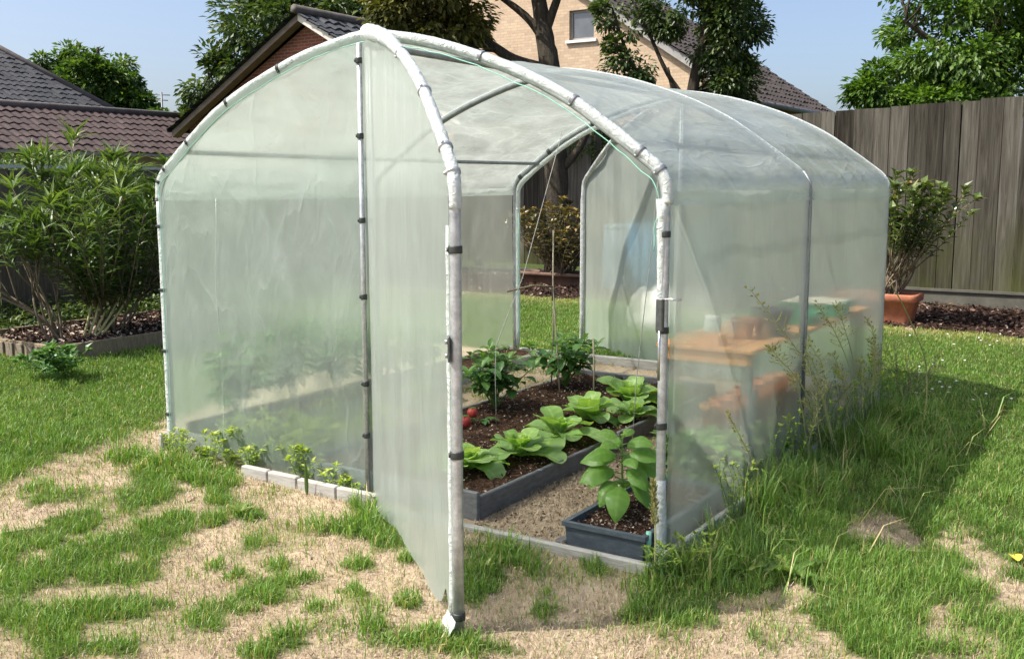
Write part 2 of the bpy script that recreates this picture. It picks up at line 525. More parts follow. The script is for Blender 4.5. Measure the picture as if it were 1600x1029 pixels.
def jar_mat():
    m, nt, out = new_mat('jar_glass')
    f = noise_tex(nt, objco(nt), 12, 2)
    p = principled(nt, out, ramp(nt, f, [(0.3, (0.78, 0.92, 0.84)), (0.7, (0.88, 0.96, 0.92))]), 0.1)
    p.inputs['Transmission Weight'].default_value = 0.55
jar_mat()

m_film('roof_film', 0.52, (0.60, 0.65, 0.61), (2.2, 0.6, 2.2), blur=0.2, seecol=(0.90, 0.95, 0.92), gloss=0.6, var=0.36, bumps=0.40, tl=0.55, crease=0.12)
m_film('side_film', 0.25, (0.68, 0.72, 0.66), (1.5, 1.5, 0.5), blur=0.5, ior=1.05, gloss=0.5, var=0.18, tl=0.5)
m_film('front_film', 0.34, (0.56, 0.66, 0.605), (1.5, 1.5, 0.5), blur=0.6, seecol=(0.86, 0.92, 0.88), ior=1.07, gloss=0.7, var=0.20, tl=0.45, bumps=0.45)
m_film('door_film', 0.45, (0.58, 0.65, 0.595), (2.5, 2.5, 0.35), blur=0.5, ior=1.07, gloss=0.5, var=0.22, tl=0.45)
m_film('rear_film', 0.40, (0.72, 0.80, 0.72), (3.0, 3.0, 0.4), blur=0.8, ior=1.06, gloss=0.5, var=0.20, bumps=0.3)
m_film('sleeve_film', 0.80, (0.70, 0.745, 0.725), (4, 4, 4), blur=0.3, gloss=0.8, var=0.2, bumps=0.6, tl=0.25)

GREEN = lambda k: [(0.0, tuple(c * k for c in (0.030, 0.068, 0.014))), (0.45, tuple(c * k for c in (0.070, 0.135, 0.024))), (0.8, tuple(c * k for c in (0.135, 0.205, 0.040))), (1.0, tuple(c * k for c in (0.24, 0.25, 0.07)))]
m_leaf('grass_blade', [(0.0, (0.050, 0.106, 0.016)), (0.35, (0.115, 0.215, 0.034)), (0.65, (0.195, 0.315, 0.062)), (0.82, (0.31, 0.35, 0.11)), (0.92, (0.36, 0.30, 0.12)), (1.0, (0.48, 0.39, 0.21))], 0.28, 0.5, 0.45)
m_leaf('straw_blade', [(0.0, (0.14, 0.10, 0.064)), (0.4, (0.38, 0.295, 0.20)), (1.0, (0.60, 0.50, 0.37))], 0.1, 0.8, 0.2, (1, 1, 1))
m_leaf('bark_chip', [(0.0, (0.018, 0.011, 0.008)), (0.55, (0.085, 0.048, 0.034)), (0.85, (0.20, 0.125, 0.09)), (1.0, (0.46, 0.38, 0.31))], 0.0, 0.9, 0.15, (1, 1, 1))
m_leaf('broadleaf', GREEN(1.0), 0.3, 0.45, 0.4)
m_leaf('bright_leaf', [(0.0, (0.035, 0.080, 0.012)), (0.5, (0.085, 0.165, 0.022)), (1.0, (0.17, 0.26, 0.045))], 0.35, 0.45, 0.4)
m_leaf('dark_leaf', [(0.0, (0.022, 0.048, 0.013)), (0.5, (0.060, 0.100, 0.024)), (1.0, (0.135, 0.17, 0.045))], 0.22, 0.45, 0.4)
m_leaf('olive_leaf', [(0.0, (0.040, 0.050, 0.012)), (0.5, (0.115, 0.115, 0.028)), (0.8, (0.19, 0.175, 0.045)), (1.0, (0.22, 0.13, 0.045))], 0.3, 0.5, 0.35)
m_leaf('oleander_leaf', [(0.0, (0.038, 0.070, 0.018)), (0.5, (0.085, 0.145, 0.036)), (1.0, (0.20, 0.265, 0.075))], 0.25, 0.45, 0.45)
m_leaf('photinia_leaf', [(0.0, (0.045, 0.055, 0.016)), (0.4, (0.10, 0.095, 0.030)), (0.75, (0.21, 0.15, 0.045)), (1.0, (0.33, 0.22, 0.08))], 0.15, 0.28, 0.7)
m_leaf('glossy_leaf', [(0.0, (0.035, 0.062, 0.016)), (0.5, (0.085, 0.13, 0.030)), (0.9, (0.17, 0.20, 0.055)), (1.0, (0.26, 0.18, 0.09))], 0.18, 0.3, 0.6)
m_leaf('pepper_leaf', [(0.0, (0.045, 0.11, 0.030)), (0.5, (0.085, 0.19, 0.050)), (1.0, (0.17, 0.30, 0.075))], 0.3, 0.4, 0.5)
m_leaf('lettuce_leaf', [(0.0, (0.15, 0.27, 0.075)), (0.4, (0.27, 0.43, 0.13)), (0.75, (0.43, 0.58, 0.16)), (1.0, (0.58, 0.68, 0.30))], 0.35, 0.4, 0.5)
m_leaf('basil_leaf', [(0.0, (0.065, 0.16, 0.024)), (0.5, (0.125, 0.26, 0.040)), (1.0, (0.26, 0.40, 0.10))], 0.32, 0.42, 0.4)
m_leaf('weed_leaf', [(0.0, (0.10, 0.18, 0.025)), (0.5, (0.22, 0.31, 0.045)), (1.0, (0.40, 0.44, 0.09))], 0.35, 0.5, 0.4)
m_leaf('seed_head', [(0.0, (0.14, 0.13, 0.05)), (0.35, (0.38, 0.37, 0.14)), (1.0, (0.74, 0.70, 0.36))], 0.5, 0.8, 0.2, (1.1, 1.1, 0.9))

# ------------------------------------------------------------------ world, sun, camera
SUN = Vector((-0.54, -0.54, 1.0)).normalized()      # towards the sun
el = math.asin(SUN.z)
w = bpy.data.worlds.new('World')
sc.world = w
w.use_nodes = True
nt = w.node_tree
nt.nodes.clear()
sky = nt.nodes.new('ShaderNodeTexSky')
sky.sky_type = 'NISHITA'
sky.sun_disc = False
sky.sun_elevation = el
sky.sun_rotation = math.atan2(SUN.x, SUN.y)
sky.air_density = 0.72
sky.dust_density = 3.4
sky.ozone_density = 0.8
bg = nt.nodes.new('ShaderNodeBackground')
bg.inputs['Strength'].default_value = 0.15
wo = nt.nodes.new('ShaderNodeOutputWorld')
nt.links.new(sky.outputs[0], bg.inputs['Color'])
nt.links.new(bg.outputs[0], wo.inputs['Surface'])

sl = bpy.data.lights.new('sun', 'SUN')
sl.energy = 4.9
sl.angle = math.radians(0.5)
sl.color = (1.0, 0.95, 0.86)
so = bpy.data.objects.new('sun', sl)
COL.objects.link(so)
so.location = SUN * 30
so.rotation_euler = SUN.to_track_quat('Z', 'Y').to_euler()

cam = bpy.data.cameras.new('camera')
cam.sensor_width = 36
cam.lens = 1604.78 / 1600 * 36
cam.clip_end = 900
cam.clip_start = 0.05
co = bpy.data.objects.new('camera', cam)
COL.objects.link(co)
CAM = Vector((4.8331, -3.8211, 1.5836))
YAW, PIT, ROL = -0.5757, 0.1388, -0.0015
fwd = Vector((math.sin(YAW) * math.cos(PIT), math.cos(YAW) * math.cos(PIT), -math.sin(PIT)))
rt = Vector((math.cos(YAW), -math.sin(YAW), 0))
upv = rt.cross(fwd)
r2 = math.cos(ROL) * rt + math.sin(ROL) * upv
u2 = -math.sin(ROL) * rt + math.cos(ROL) * upv
co.matrix_world = Matrix(((r2.x, u2.x, -fwd.x, CAM.x), (r2.y, u2.y, -fwd.y, CAM.y), (r2.z, u2.z, -fwd.z, CAM.z), (0, 0, 0, 1)))
sc.camera = co

sc.view_settings.view_transform = 'Standard'
sc.view_settings.look = 'None'
sc.view_settings.exposure = 0.68
sc.view_settings.gamma = 1.0
cy = sc.cycles
cy.max_bounces = 14
cy.transparent_max_bounces = 24
cy.transmission_bounces = 10
cy.diffuse_bounces = 4
cy.sample_clamp_indirect = 6.0
cy.blur_glossy = 1.0
cy.use_denoising = True
try:
    cy.denoiser = 'OPENIMAGEDENOISE'
    cy.denoising_input_passes = 'RGB_ALBEDO_NORMAL'
except Exception:
    pass


# ------------------------------------------------------------------ lawn map (where grass grows)
_T = rng.random((64, 64))

def vnoise(x, y, s, k=0):
    x = np.asarray(x) * s + 17.3 * k
    y = np.asarray(y) * s + 5.7 * k
    xi, yi = np.floor(x).astype(int), np.floor(y).astype(int)
    fx, fy = x - xi, y - yi
    fx, fy = fx * fx * (3 - 2 * fx), fy * fy * (3 - 2 * fy)
    g = lambda a, b: _T[a % 64, b % 64]
    return (g(xi, yi) * (1 - fx) * (1 - fy) + g(xi + 1, yi) * fx * (1 - fy) + g(xi, yi + 1) * (1 - fx) * fy + g(xi + 1, yi + 1) * fx * fy)

def fbm(x, y, s, k=0):
    return (vnoise(x, y, s, k) * .5 + vnoise(x, y, s * 2.1, k + 1) * .3 + vnoise(x, y, s * 4.3, k + 2) * .2)

# patches measured on the ground: centre x, y, half-axis a, half-axis b (metres)
GRASS_L= [[0.201, -0.894, 0.159, 0.106, -0.161, 0.106], [0.424, -0.493, 0.165, 0.111, -0.275, 0.213], [0.42, -0.22, 0.201, 0.135, -0.287, 0.24], [0.74, -0.279, 0.096, 0.065, -0.169, 0.15], [0.588, -0.696, 0.17, 0.114, -0.188, 0.143], [0.621, -1.039, 0.148, 0.099, -0.195, 0.134], [0.697, -1.312, 0.14, 0.094, -0.181, 0.115], [0.746, -1.461, 0.101, 0.068, -0.207, 0.126], [1.008, -0.804, 0.074, 0.05, -0.141, 0.115], [1.027, -0.944, 0.155, 0.105, -0.154, 0.12], [1.027, -1.113, 0.174, 0.117, -0.149, 0.11], [1.042, -1.328, 0.166, 0.112, -0.142, 0.098], [1.072, -1.494, 0.128, 0.087, -0.151, 0.098], [1.104, -1.665, 0.093, 0.062, -0.173, 0.106], [1.314, -1.37, 0.18, 0.122, -0.155, 0.112], [1.34, -1.784, 0.126, 0.085, -0.204, 0.126], [1.566, -1.79, 0.122, 0.083, -0.208, 0.137], [1.554, -1.572, 0.128, 0.087, -0.109, 0.079], [1.605, -1.469, 0.1, 0.068, -0.085, 0.065], [1.525, -1.66, 0.136, 0.092, -0.121, 0.083], [1.861, -1.767, 0.09, 0.061, -0.071, 0.051], [0.953, -0.508, 0.058, 0.04, -0.083, 0.073], [1.211, -0.559, 0.081, 0.055, -0.102, 0.094], [1.178, -0.715, 0.061, 0.042, -0.074, 0.064], [1.55, -0.827, 0.069, 0.047, -0.085, 0.079], [1.586, -1.063, 0.038, 0.026, -0.032, 0.028], [1.728, -1.088, 0.04, 0.028, -0.035, 0.032], [1.793, -0.922, 0.054, 0.037, -0.05, 0.049], [1.956, -1.029, 0.104, 0.072, -0.068, 0.068], [1.952, -1.161, 0.092, 0.063, -0.062, 0.059], [1.97, -1.323, 0.069, 0.047, -0.053, 0.048], [1.976, -1.449, 0.095, 0.065, -0.123, 0.106], [1.989, -1.533, 0.056, 0.038, -0.08, 0.067], [2.315, -1.371, 0.083, 0.057, -0.074, 0.074], [2.247, -0.959, 0.051, 0.035, -0.06, 0.068], [2.206, -1.128, 0.035, 0.024, -0.027, 0.029], [2.475, -0.908, 0.04, 0.028, -0.039, 0.049], [2.49, -1.129, 0.038, 0.026, -0.025, 0.03], [2.066, -0.734, 0.055, 0.038, -0.041, 0.047], [1.756, -0.292, 0.123, 0.085, -0.229, 0.266], [1.939, -0.418, 0.082, 0.057, -0.128, 0.153], [2.186, -0.567, 0.044, 0.031, -0.044, 0.055], [2.667, -1.129, 0.158, 0.108, -0.076, 0.096], [2.858, -1.086, 0.137, 0.094, -0.055, 0.077], [2.311, -1.503, 0.054, 0.037, -0.038, 0.036], [1.996, -0.963, 0.063, 0.043, -0.05, 0.051]]
GRASS_D= [[2.526, -0.416, 0.121, 0.084, -0.115, 0.171], [2.625, -0.698, 0.082, 0.057, -0.138, 0.196], [2.573, -0.341, 0.1, 0.069, -0.095, 0.147], [2.897, -0.617, 0.05, 0.035, -0.074, 0.123], [2.56, -0.514, 0.129, 0.089, -0.186, 0.272], [3.302, -0.337, 0.152, 0.105, -0.108, 0.241], [3.062, -0.001, 0.089, 0.062, -0.091, 0.193], [2.911, -0.231, 0.065, 0.045, -0.048, 0.089]]
BARE_R= [[3.732, 1.035, 0.113, 0.079, -0.048, 0.199], [3.881, 0.886, 0.096, 0.067, -0.037, 0.168], [4.098, 1.036, 0.097, 0.067, -0.027, 0.156], [4.266, 0.79, 0.113, 0.078, -0.028, 0.193], [4.398, 0.524, 0.085, 0.058, -0.025, 0.205], [3.701, -0.327, 0.116, 0.08, -0.052, 0.152], [3.836, -0.386, 0.112, 0.077, -0.037, 0.121], [3.576, -0.317, 0.118, 0.081, -0.068, 0.182], [4.25, 0.017, 0.087, 0.059, -0.024, 0.139], [4.363, -0.026, 0.076, 0.051, -0.02, 0.134], [4.179, 0.163, 0.061, 0.041, -0.017, 0.09], [3.64, 0.003, 0.094, 0.065, -0.039, 0.12], [3.575, -0.505, 0.132, 0.091, -0.056, 0.142], [3.648, -0.098, 0.051, 0.035, -0.038, 0.114]]
BARE_L= [[0.01, -0.859, 0.136, 0.09, -0.158, 0.101], [-0.069, -0.546, 0.202, 0.134, -0.234, 0.161], [-0.105, -0.191, 0.183, 0.121, -0.226, 0.171], [-0.198, 0.082, 0.08, 0.053, -0.181, 0.144]]


def sstep(a, b, x):
    t = np.clip((x - a) / (b - a), 0, 1)
    return t * t * (3 - 2 * t)

def ells(E, x, y, nz):
    best = np.zeros_like(x)
    for cx, cy_, ax, ay, bx, by in E:
        det = ax * by - ay * bx
        dx, dy = x - cx, y - cy_
        u = (dx * by - dy * bx) / det
        v = (-dx * ay + dy * ax) / det
        d = np.sqrt(u * u + v * v) + (nz - .5) * 1.7
        best = np.maximum(best, 1 - sstep(0.45, 1.25, d))
    return best

def lawn(x, y):
    x = np.asarray(x, float); y = np.asarray(y, float)
    nz = fbm(x, y, 7.0, 3)
    nb = fbm(x, y, 1.6, 9)
    # left of the greenhouse: closed lawn giving way to bare sand
    left = 1 - sstep(-0.45, -0.10, x + 0.30 * (y + 0.4) + (nz - .5) * .5)
    left = left * (1 - ells(BARE_L, x, y, nz))
    front = np.maximum(ells(GRASS_L, x, y, nz), ells(GRASS_D, x, y, nz))
    right = sstep(3.12, 3.24, x + (nz - .5) * .12)
    right = right * sstep(-0.62, -0.30, y - 0.25 * (x - 3.6) + (nz - .5) * .5)
    right = right * (1 - 0.95 * ells(BARE_R, x, y, nz))
    back = sstep(3.72, 3.85, y + (nz - .5) * .1)
    m = np.maximum(np.maximum(left, front), np.maximum(right, back))
    m = m * (0.80 + 0.5 * (nb - .25))
    inside = (x > -0.03) & (x < 3.10) & (y > -0.10) & (y < 3.70)
    m = np.where(inside, 0.0, m)
    strip = (x > 0.34) & (x < 1.00) & (y > -0.05) & (y < 3.3)
    m = np.where(strip, 0.35 * sstep(.4, .6, nz), m)
    m = m * (1 - sstep(7.25, 7.40, y + (nz - .5) * .25))                 # mulch border along the rear fence
    m = np.where((x > -4.32) & (x < -3.02) & (y > 1.25) & (y < 3.7), 0.0, m)
    m = m * sstep(-5.8, -5.5, x)
    thin = (0.09 + 0.26 * sstep(.45, .75, fbm(x, y, 2.6, 50))) * (~inside) * (y < 7.2)
    m = np.maximum(m, thin * ~((x > -4.34) & (x < -3.0) & (y > 1.2) & (y < 3.75)))
    return np.clip(m, 0, 1)

# ------------------------------------------------------------------ ground: one sheet to the horizon
def axis(a0, a1, st, far):
    fine = list(np.arange(a0, a1 + 1e-6, st))
    lo, hi, d = [], [], st
    v = a0
    while v > -far:
        d *= 1.35; v -= d; lo.append(v)
    d = st; v = a1
    while v < far:
        d *= 1.35; v += d; hi.append(v)
    return np.array(lo[::-1] + fine + hi)

xs = axis(-4.5, 5.6, 0.028, 260)
ys = axis(-1.9, 4.6, 0.028, 260)
X, Y = np.meshgrid(xs, ys, indexing='ij')
nearm = np.exp(-((np.maximum(np.abs(X) - 7, 0)) ** 2 + (np.maximum(np.abs(Y - 3) - 8, 0)) ** 2) / 8)
Z = gz(X, Y) + nearm * ((fbm(X, Y, 2.3, 1) - .5) * 0.03 + (fbm(X, Y, 14, 4) - .5) * 0.018 + (fbm(X, Y, 30, 6) - .5) * 0.008)
LW = lawn(X, Y)
LW = np.where((Y > 9.6) | (X < -5.9), 0.9, LW)
Z = Z + 0.012 * LW * nearm
n0, n1 = X.shape
idx = np.arange(n0 * n1).reshape(n0, n1)
F = np.stack([idx[:-1, :-1], idx[1:, :-1], idx[1:, 1:], idx[:-1, 1:]], -1).reshape(-1, 4)

def ground_mat():
    m, nt, out = new_mat('garden_ground')
    a = N(nt, 'ShaderNodeAttribute'); a.attribute_name = 'tint'
    v = objco(nt)
    n1 = noise_tex(nt, v, 2.2, 8, 0.65)
    n2 = noise_tex(nt, v, 38, 6, 0.7, 0.4)
    n3 = noise_tex(nt, objco(nt, (60, 18, 60), (0, 0, 0.6)), 1.0, 4, 0.7, 1.5)
    f = math_n(nt, 'ADD', math_n(nt, 'ADD', math_n(nt, 'MULTIPLY', n1, 0.40), math_n(nt, 'MULTIPLY', n2, 0.35)), math_n(nt, 'MULTIPLY', n3, 0.25))
    sand = ramp(nt, f, [(0.30, (0.115, 0.082, 0.052)), (0.43, (0.30, 0.23, 0.152)), (0.55, (0.42, 0.335, 0.235)), (0.72, (0.57, 0.475, 0.355))])
    turf = ramp(nt, n2, [(0.3, (0.030, 0.045, 0.012)), (0.6, (0.070, 0.095, 0.026)), (0.8, (0.14, 0.125, 0.055))])
    col = mixc(nt, math_n(nt, 'MULTIPLY_ADD', math_n(nt, 'ADD', a.outputs['Fac'], math_n(nt, 'MULTIPLY_ADD', n2, 0.8, -0.4)), 1.6, -0.3, True), sand, turf)
    hh = math_n(nt, 'ADD', n2, math_n(nt, 'MULTIPLY', n3, 0.6))
    principled(nt, out, col, 0.95, 0, bump(nt, hh, 0.9, 0.012), 0.1)
ground_mat()
tag(npmesh('ground', np.stack([X, Y, Z], -1).reshape(-1, 3), [F], 'garden_ground', tint=LW.ravel()), kind='structure')

def surf(x, y):
    """height of the ground sheet, small lumps included"""
    x = np.asarray(x, float); y = np.asarray(y, float)
    nm = np.exp(-((np.maximum(np.abs(x) - 7, 0)) ** 2 + (np.maximum(np.abs(y - 3) - 8, 0)) ** 2) / 8)
    return gz(x, y) + nm * ((fbm(x, y, 2.3, 1) - .5) * 0.03 + (fbm(x, y, 14, 4) - .5) * 0.018 + (fbm(x, y, 30, 6) - .5) * 0.008)

# ------------------------------------------------------------------ grass
def blades(x, y, ln, wd, lean, tint, flat=0.0, z0=None):
    n = len(x)
    z = surf(x, y) if z0 is None else z0
    az = rng.random(n) * 2 * PI
    dx, dy = np.cos(az), np.sin(az)
    fa = az + PI / 2 + rng.normal(0, .6, n)
    sx, sy = np.cos(fa) * wd / 2, np.sin(fa) * wd / 2
    V = np.empty((n, 5, 3))
    h1, h2 = ln * 0.55, ln
    a1, a2 = lean * 0.6, lean
    m1x = x + dx * h1 * np.sin(a1); m1y = y + dy * h1 * np.sin(a1); m1z = z + h1 * np.cos(a1)
    tx = m1x + dx * (h2 - h1) * np.sin(a2 * 1.5); ty = m1y + dy * (h2 - h1) * np.sin(a2 * 1.5); tz = m1z + (h2 - h1) * np.cos(np.minimum(a2 * 1.5, 2.4))
    tz = np.maximum(tz, z + 0.004)
    V[:, 0] = np.stack([x - sx, y - sy, z - 0.01], -1)
    V[:, 1] = np.stack([x + sx, y + sy, z - 0.01], -1)
    V[:, 2] = np.stack([m1x + sx * .8, m1y + sy * .8, m1z], -1)
    V[:, 3] = np.stack([m1x - sx * .8, m1y - sy * .8, m1z], -1)
    V[:, 4] = np.stack([tx, ty, tz], -1)
    b = (np.arange(n) * 5)[:, None]
    return V.reshape(-1, 3), [b + np.array([[0, 1, 2, 3]]), b + np.array([[3, 2, 4]])], np.repeat(tint, 5)

def fov_points(n, r0, r1, half=0.56, pw=-0.2):
    u = rng.random(n)
    k = pw + 1
    r = (r0 ** k + u * (r1 ** k - r0 ** k)) ** (1 / k)
    th = YAW + (rng.random(n) * 2 - 1) * half
    return CAM.x + r * np.sin(th), CAM.y + r * np.cos(th), r

def scatter_grass():
    x, y, r = fov_points(640000, 2.7, 13.5)
    x2 = rng.uniform(-5.6, 9, 60000); y2 = rng.uniform(-4, 7.4, 60000)
    x = np.concatenate([x, x2]); y = np.concatenate([y, y2]); r = np.concatenate([r, np.hypot(x2 - CAM.x, y2 - CAM.y)])
    d = lawn(x, y)
    clump = fbm(x, y, 9.0, 20)
    keep = rng.random(len(x)) < np.clip(d * (0.20 + 1.35 * clump), 0, 1)
    x, y, r, d, clump = x[keep], y[keep], r[keep], d[keep], clump[keep]
    n = len(x)
    big = fbm(x, y, 0.9, 30)
    ln = (0.030 + 0.045 * rng.random(n)) * (0.6 + 0.9 * clump)
    rough = ((x < 3.0) & (y < 0.0)) | ((x > 3.1) & (y < 1.3))
    ln = np.where(rough, ln * 1.05, ln * 0.80) * (.55 + .55 * np.clip(d, 0, 1))
    lawnback = (y > 4.2)
    ln = np.where(lawnback, ln * .8, ln)
    wd = 0.0032 * (0.7 + 0.7 * rng.random(n)) * np.clip(r / 4.5, 1, 2.6)
    lean = np.abs(rng.normal(0.55, .35, n))
    edge = 1 - np.clip(d * 1.2, 0, 1)
    tint = 0.30 + 0.28 * rng.random(n) + 0.35 * (big - .5) + 0.22 * edge * rng.random(n)
    dry = rng.random(n) < (0.07 + .32 * edge)
    tint = np.where(dry, 0.82 + 0.18 * rng.random(n), tint)
    yb = sstep(6.4, 7.3, y)                                   # sun-dried edge of the lawn by the mulch
    tint = np.where(rng.random(n) < yb * .65, 0.75 + .2 * rng.random(n), tint)
    return blades(x, y, ln, wd, lean, np.clip(tint, 0, 1))

V, F, T = scatter_grass()
tag(npmesh('lawn_grass', V, F, 'grass_blade', tint=T, smooth=False), 'short green lawn grass thinning out into bare sandy soil', 'grass', kind='stuff')

def tuft_points(cs, per):
    X_, Y_, S_ = [], [], []
    for (cx, cy_, rad, h) in cs:
        n = int(per * rad * rad * 400)
        a = rng.random(n) * 2 * PI; q = np.sqrt(rng.random(n)) * rad
        X_.append(cx + q * np.cos(a)); Y_.append(cy_ + q * np.sin(a)); S_.append(np.full(n, h))
    return np.concatenate(X_), np.concatenate(Y_), np.concatenate(S_)

# long unmown grass along the greenhouse walls and round the door foot
cs = []
for i in range(46):
    yy = rnd.uniform(-0.15, 3.9)
    cs.append((3.17 + abs(rnd.gauss(0, .16)), yy, rnd.uniform(.06, .14), rnd.uniform(.12, .25) * (.72 if yy < .55 else 1.05)))
for i in range(14):
    cs.append((rnd.uniform(3.3, 3.75), rnd.uniform(1.0, 3.4), rnd.uniform(.07, .14), rnd.uniform(.09, .17)))
for i in range(9):
    cs.append((rnd.uniform(3.08, 3.4), rnd.uniform(-.45, .1), rnd.uniform(.06, .10), rnd.uniform(.06, .11)))
for i in range(16):
    xx = rnd.uniform(-.12, .8)
    cs.append((xx, -0.16 - rnd.random() * .22, rnd.uniform(.05, .11), rnd.uniform(.08, .16)))
for i in range(9):
    cs.append((rnd.uniform(1.6, 2.05), rnd.uniform(-.55, -.14), rnd.uniform(.05, .10), rnd.uniform(.08, .16)))
for i in range(8):
    cs.append((rnd.uniform(2.45, 2.75), rnd.uniform(-.5, -.22), rnd.uniform(.04, .09), rnd.uniform(.06, .13)))
for i in range(14):
    cs.append((rnd.uniform(2.4, 2.95), rnd.uniform(-1.28, -1.02), rnd.uniform(.04, .08), rnd.uniform(.03, .065)))
for (cx, cy_, ax, ay, bx, by) in GRASS_L:
    if cx > 0.2 or rnd.random() < .4:
        for k in range(2):
            u, v = rnd.uniform(-.6, .6), rnd.uniform(-.6, .6)
            cs.append((cx + ax * u + bx * v, cy_ + ay * u + by * v, rnd.uniform(.03, .07), rnd.uniform(.04, .075)))
for i in range(60):
    cs.append((rnd.uniform(3.4, 5.2), rnd.uniform(-.2, 2.2), rnd.uniform(.04, .09), rnd.uniform(.06, .11)))
cs = [c for c in cs if not (0.0 < c[0] < 3.1 and c[1] > -.1)]
x, y, h = tuft_points(cs, 26)
k = ~((x > -0.02) & (x < 3.115) & (y > -0.19) & (y < 3.72))
x, y, h = x[k], y[k], h[k]
n = len(x)
ln = h * (0.55 + 0.7 * rng.random(n))
nb_ = 120
bx_ = rng.uniform(3.2, 3.9, nb_); by_ = rng.uniform(-.3, 3.8, nb_)
x = np.concatenate([x, bx_]); y = np.concatenate([y, by_]); ln = np.concatenate([ln, rng.uniform(.22, .42, nb_)]); n = len(x)
V, F, T = blades(x, y, ln, 0.0062 * (.5 + .9 * rng.random(n)), np.where(np.arange(n) >= n - nb_, rng.uniform(.8, 1.15, n), np.abs(rng.normal(.62, .36, n))), np.clip(0.24 + .28 * (np.arange(n) >= n - nb_) + .48 * rng.random(n) + .5 * (rng.random(n) < .09), 0, 1))
tag(npmesh('long_grass', V, F, 'grass_blade', tint=T, smooth=False), 'long unmown tufts of grass along the greenhouse walls', 'long grass', kind='stuff')

# straw and dead stalks lying on the bare soil
x, y, r = fov_points(190000, 2.8, 8.5)
d = lawn(x, y)
ins = (x > 0.0) & (x < 3.10) & (y > -0.1) & (y < 3.7)
path = (x > 2.16) & (x < 2.68) & (y > -0.1) & (y < 3.4)
keep = (rng.random(len(x)) < np.clip((1 - d) * (0.25 + 0.9 * fbm(x, y, 3, 40)), 0, 1)) & (y < 6) & (~ins | path) & ~((x > -4.4) & (x < -3) & (y > 1.2) & (y < 3.7))
x, y, r = x[keep], y[keep], r[keep]
n = len(x)
V, F, T = blades(x, y, 0.02 + 0.045 * rng.random(n) ** 2, 0.0022 * np.clip(r / 4, 1, 2), rng.uniform(1.2, 1.55, n), rng.random(n), z0=surf(x, y) + .004)
tag(npmesh('straw', V, F, 'straw_blade', tint=T, smooth=False), 'dry straw and dead stalks lying on the bare sandy soil', 'straw', kind='stuff')

def chips(name, x, y, z, size, mat, label, cat, tint=None):
    n = len(x)
    D = rdir(n); D[:, 2] *= 0.35
    U = rdir(n); U[:, 2] = np.abs(U[:, 2]) + 1.2
    s = size * (0.5 + rng.random(n))
    V, F = quads_leaves(np.stack([x, y, z], -1), D, U, s, s * (.3 + .4 * rng.random(n)), 0.1)
    t = np.repeat(rng.random(n) ** 1.5 if tint is None else tint, 4)
    return tag(npmesh(name, V, [F], mat, tint=t, smooth=False), label, cat, kind='stuff')

n = 9000
x = rng.uniform(-.5, 5.0, n); y = rng.uniform(-2.2, 2.0, n)
k = (rng.random(n) < (1 - lawn(x, y)) ** 2) & ~((x > -.1) & (x < 3.15) & (y > -.16))
x, y = x[k], y[k]
chips('soil_clods', x, y, surf(x, y) + .003, .016, 'straw_blade', 'small clods and stones strewn over the bare sandy soil', 'clods', rng.random(len(x)) * .8)

# mulched border along the rear fence
mxs = np.linspace(-5.7, 9.0, 160); mys = np.linspace(7.28, 9.50, 34)
MX, MY = np.meshgrid(mxs, mys, indexing='ij')
MZ = surf(MX, MY) + 0.03 * sstep(7.28, 7.5, MY + (fbm(MX, MY, 3, 5) - .5) * .2) + (fbm(MX, MY, 8, 6) - .5) * .04 - .008
mi = np.arange(MX.size).reshape(MX.shape)
tag(npmesh('mulch_bed', np.stack([MX, MY, MZ], -1).reshape(-1, 3), [np.stack([mi[:-1, :-1], mi[1:, :-1], mi[1:, 1:], mi[:-1, 1:]], -1).reshape(-1, 4)], 'mulch'), kind='structure')
n = 22000
x = rng.uniform(-5.6, 6, n); y = rng.uniform(7.28, 9.45, n)
chips('bark_mulch', x, y, surf(x, y) + .03 + .02 * rng.random(n), 0.05, 'bark_chip', 'dark bark mulch covering the border below the rear fence', 'bark mulch', np.clip(rng.random(n) ** 2.2 * 1.0, 0, 1))

# low ground cover below the left fence
n = 9000
x = rng.uniform(-5.7, -4.35, n); y = rng.uniform(-.5, 6.5, n)
V, F = leaves(np.stack([x, y, surf(x, y) + .02 + rng.random(n) * .24], -1), rdir(n) * np.array([1, 1, .5]), np.tile([0, 0, 1.0], (n, 1)) + rdir(n) * .4, .05 + .04 * rng.random(n), .03)
tag(npmesh('ground_cover', V, [F], 'dark_leaf', tint=np.repeat(rng.random(n), 5)), 'low dark ground cover between the timber bed and the left fence', 'ground cover', kind='stuff')

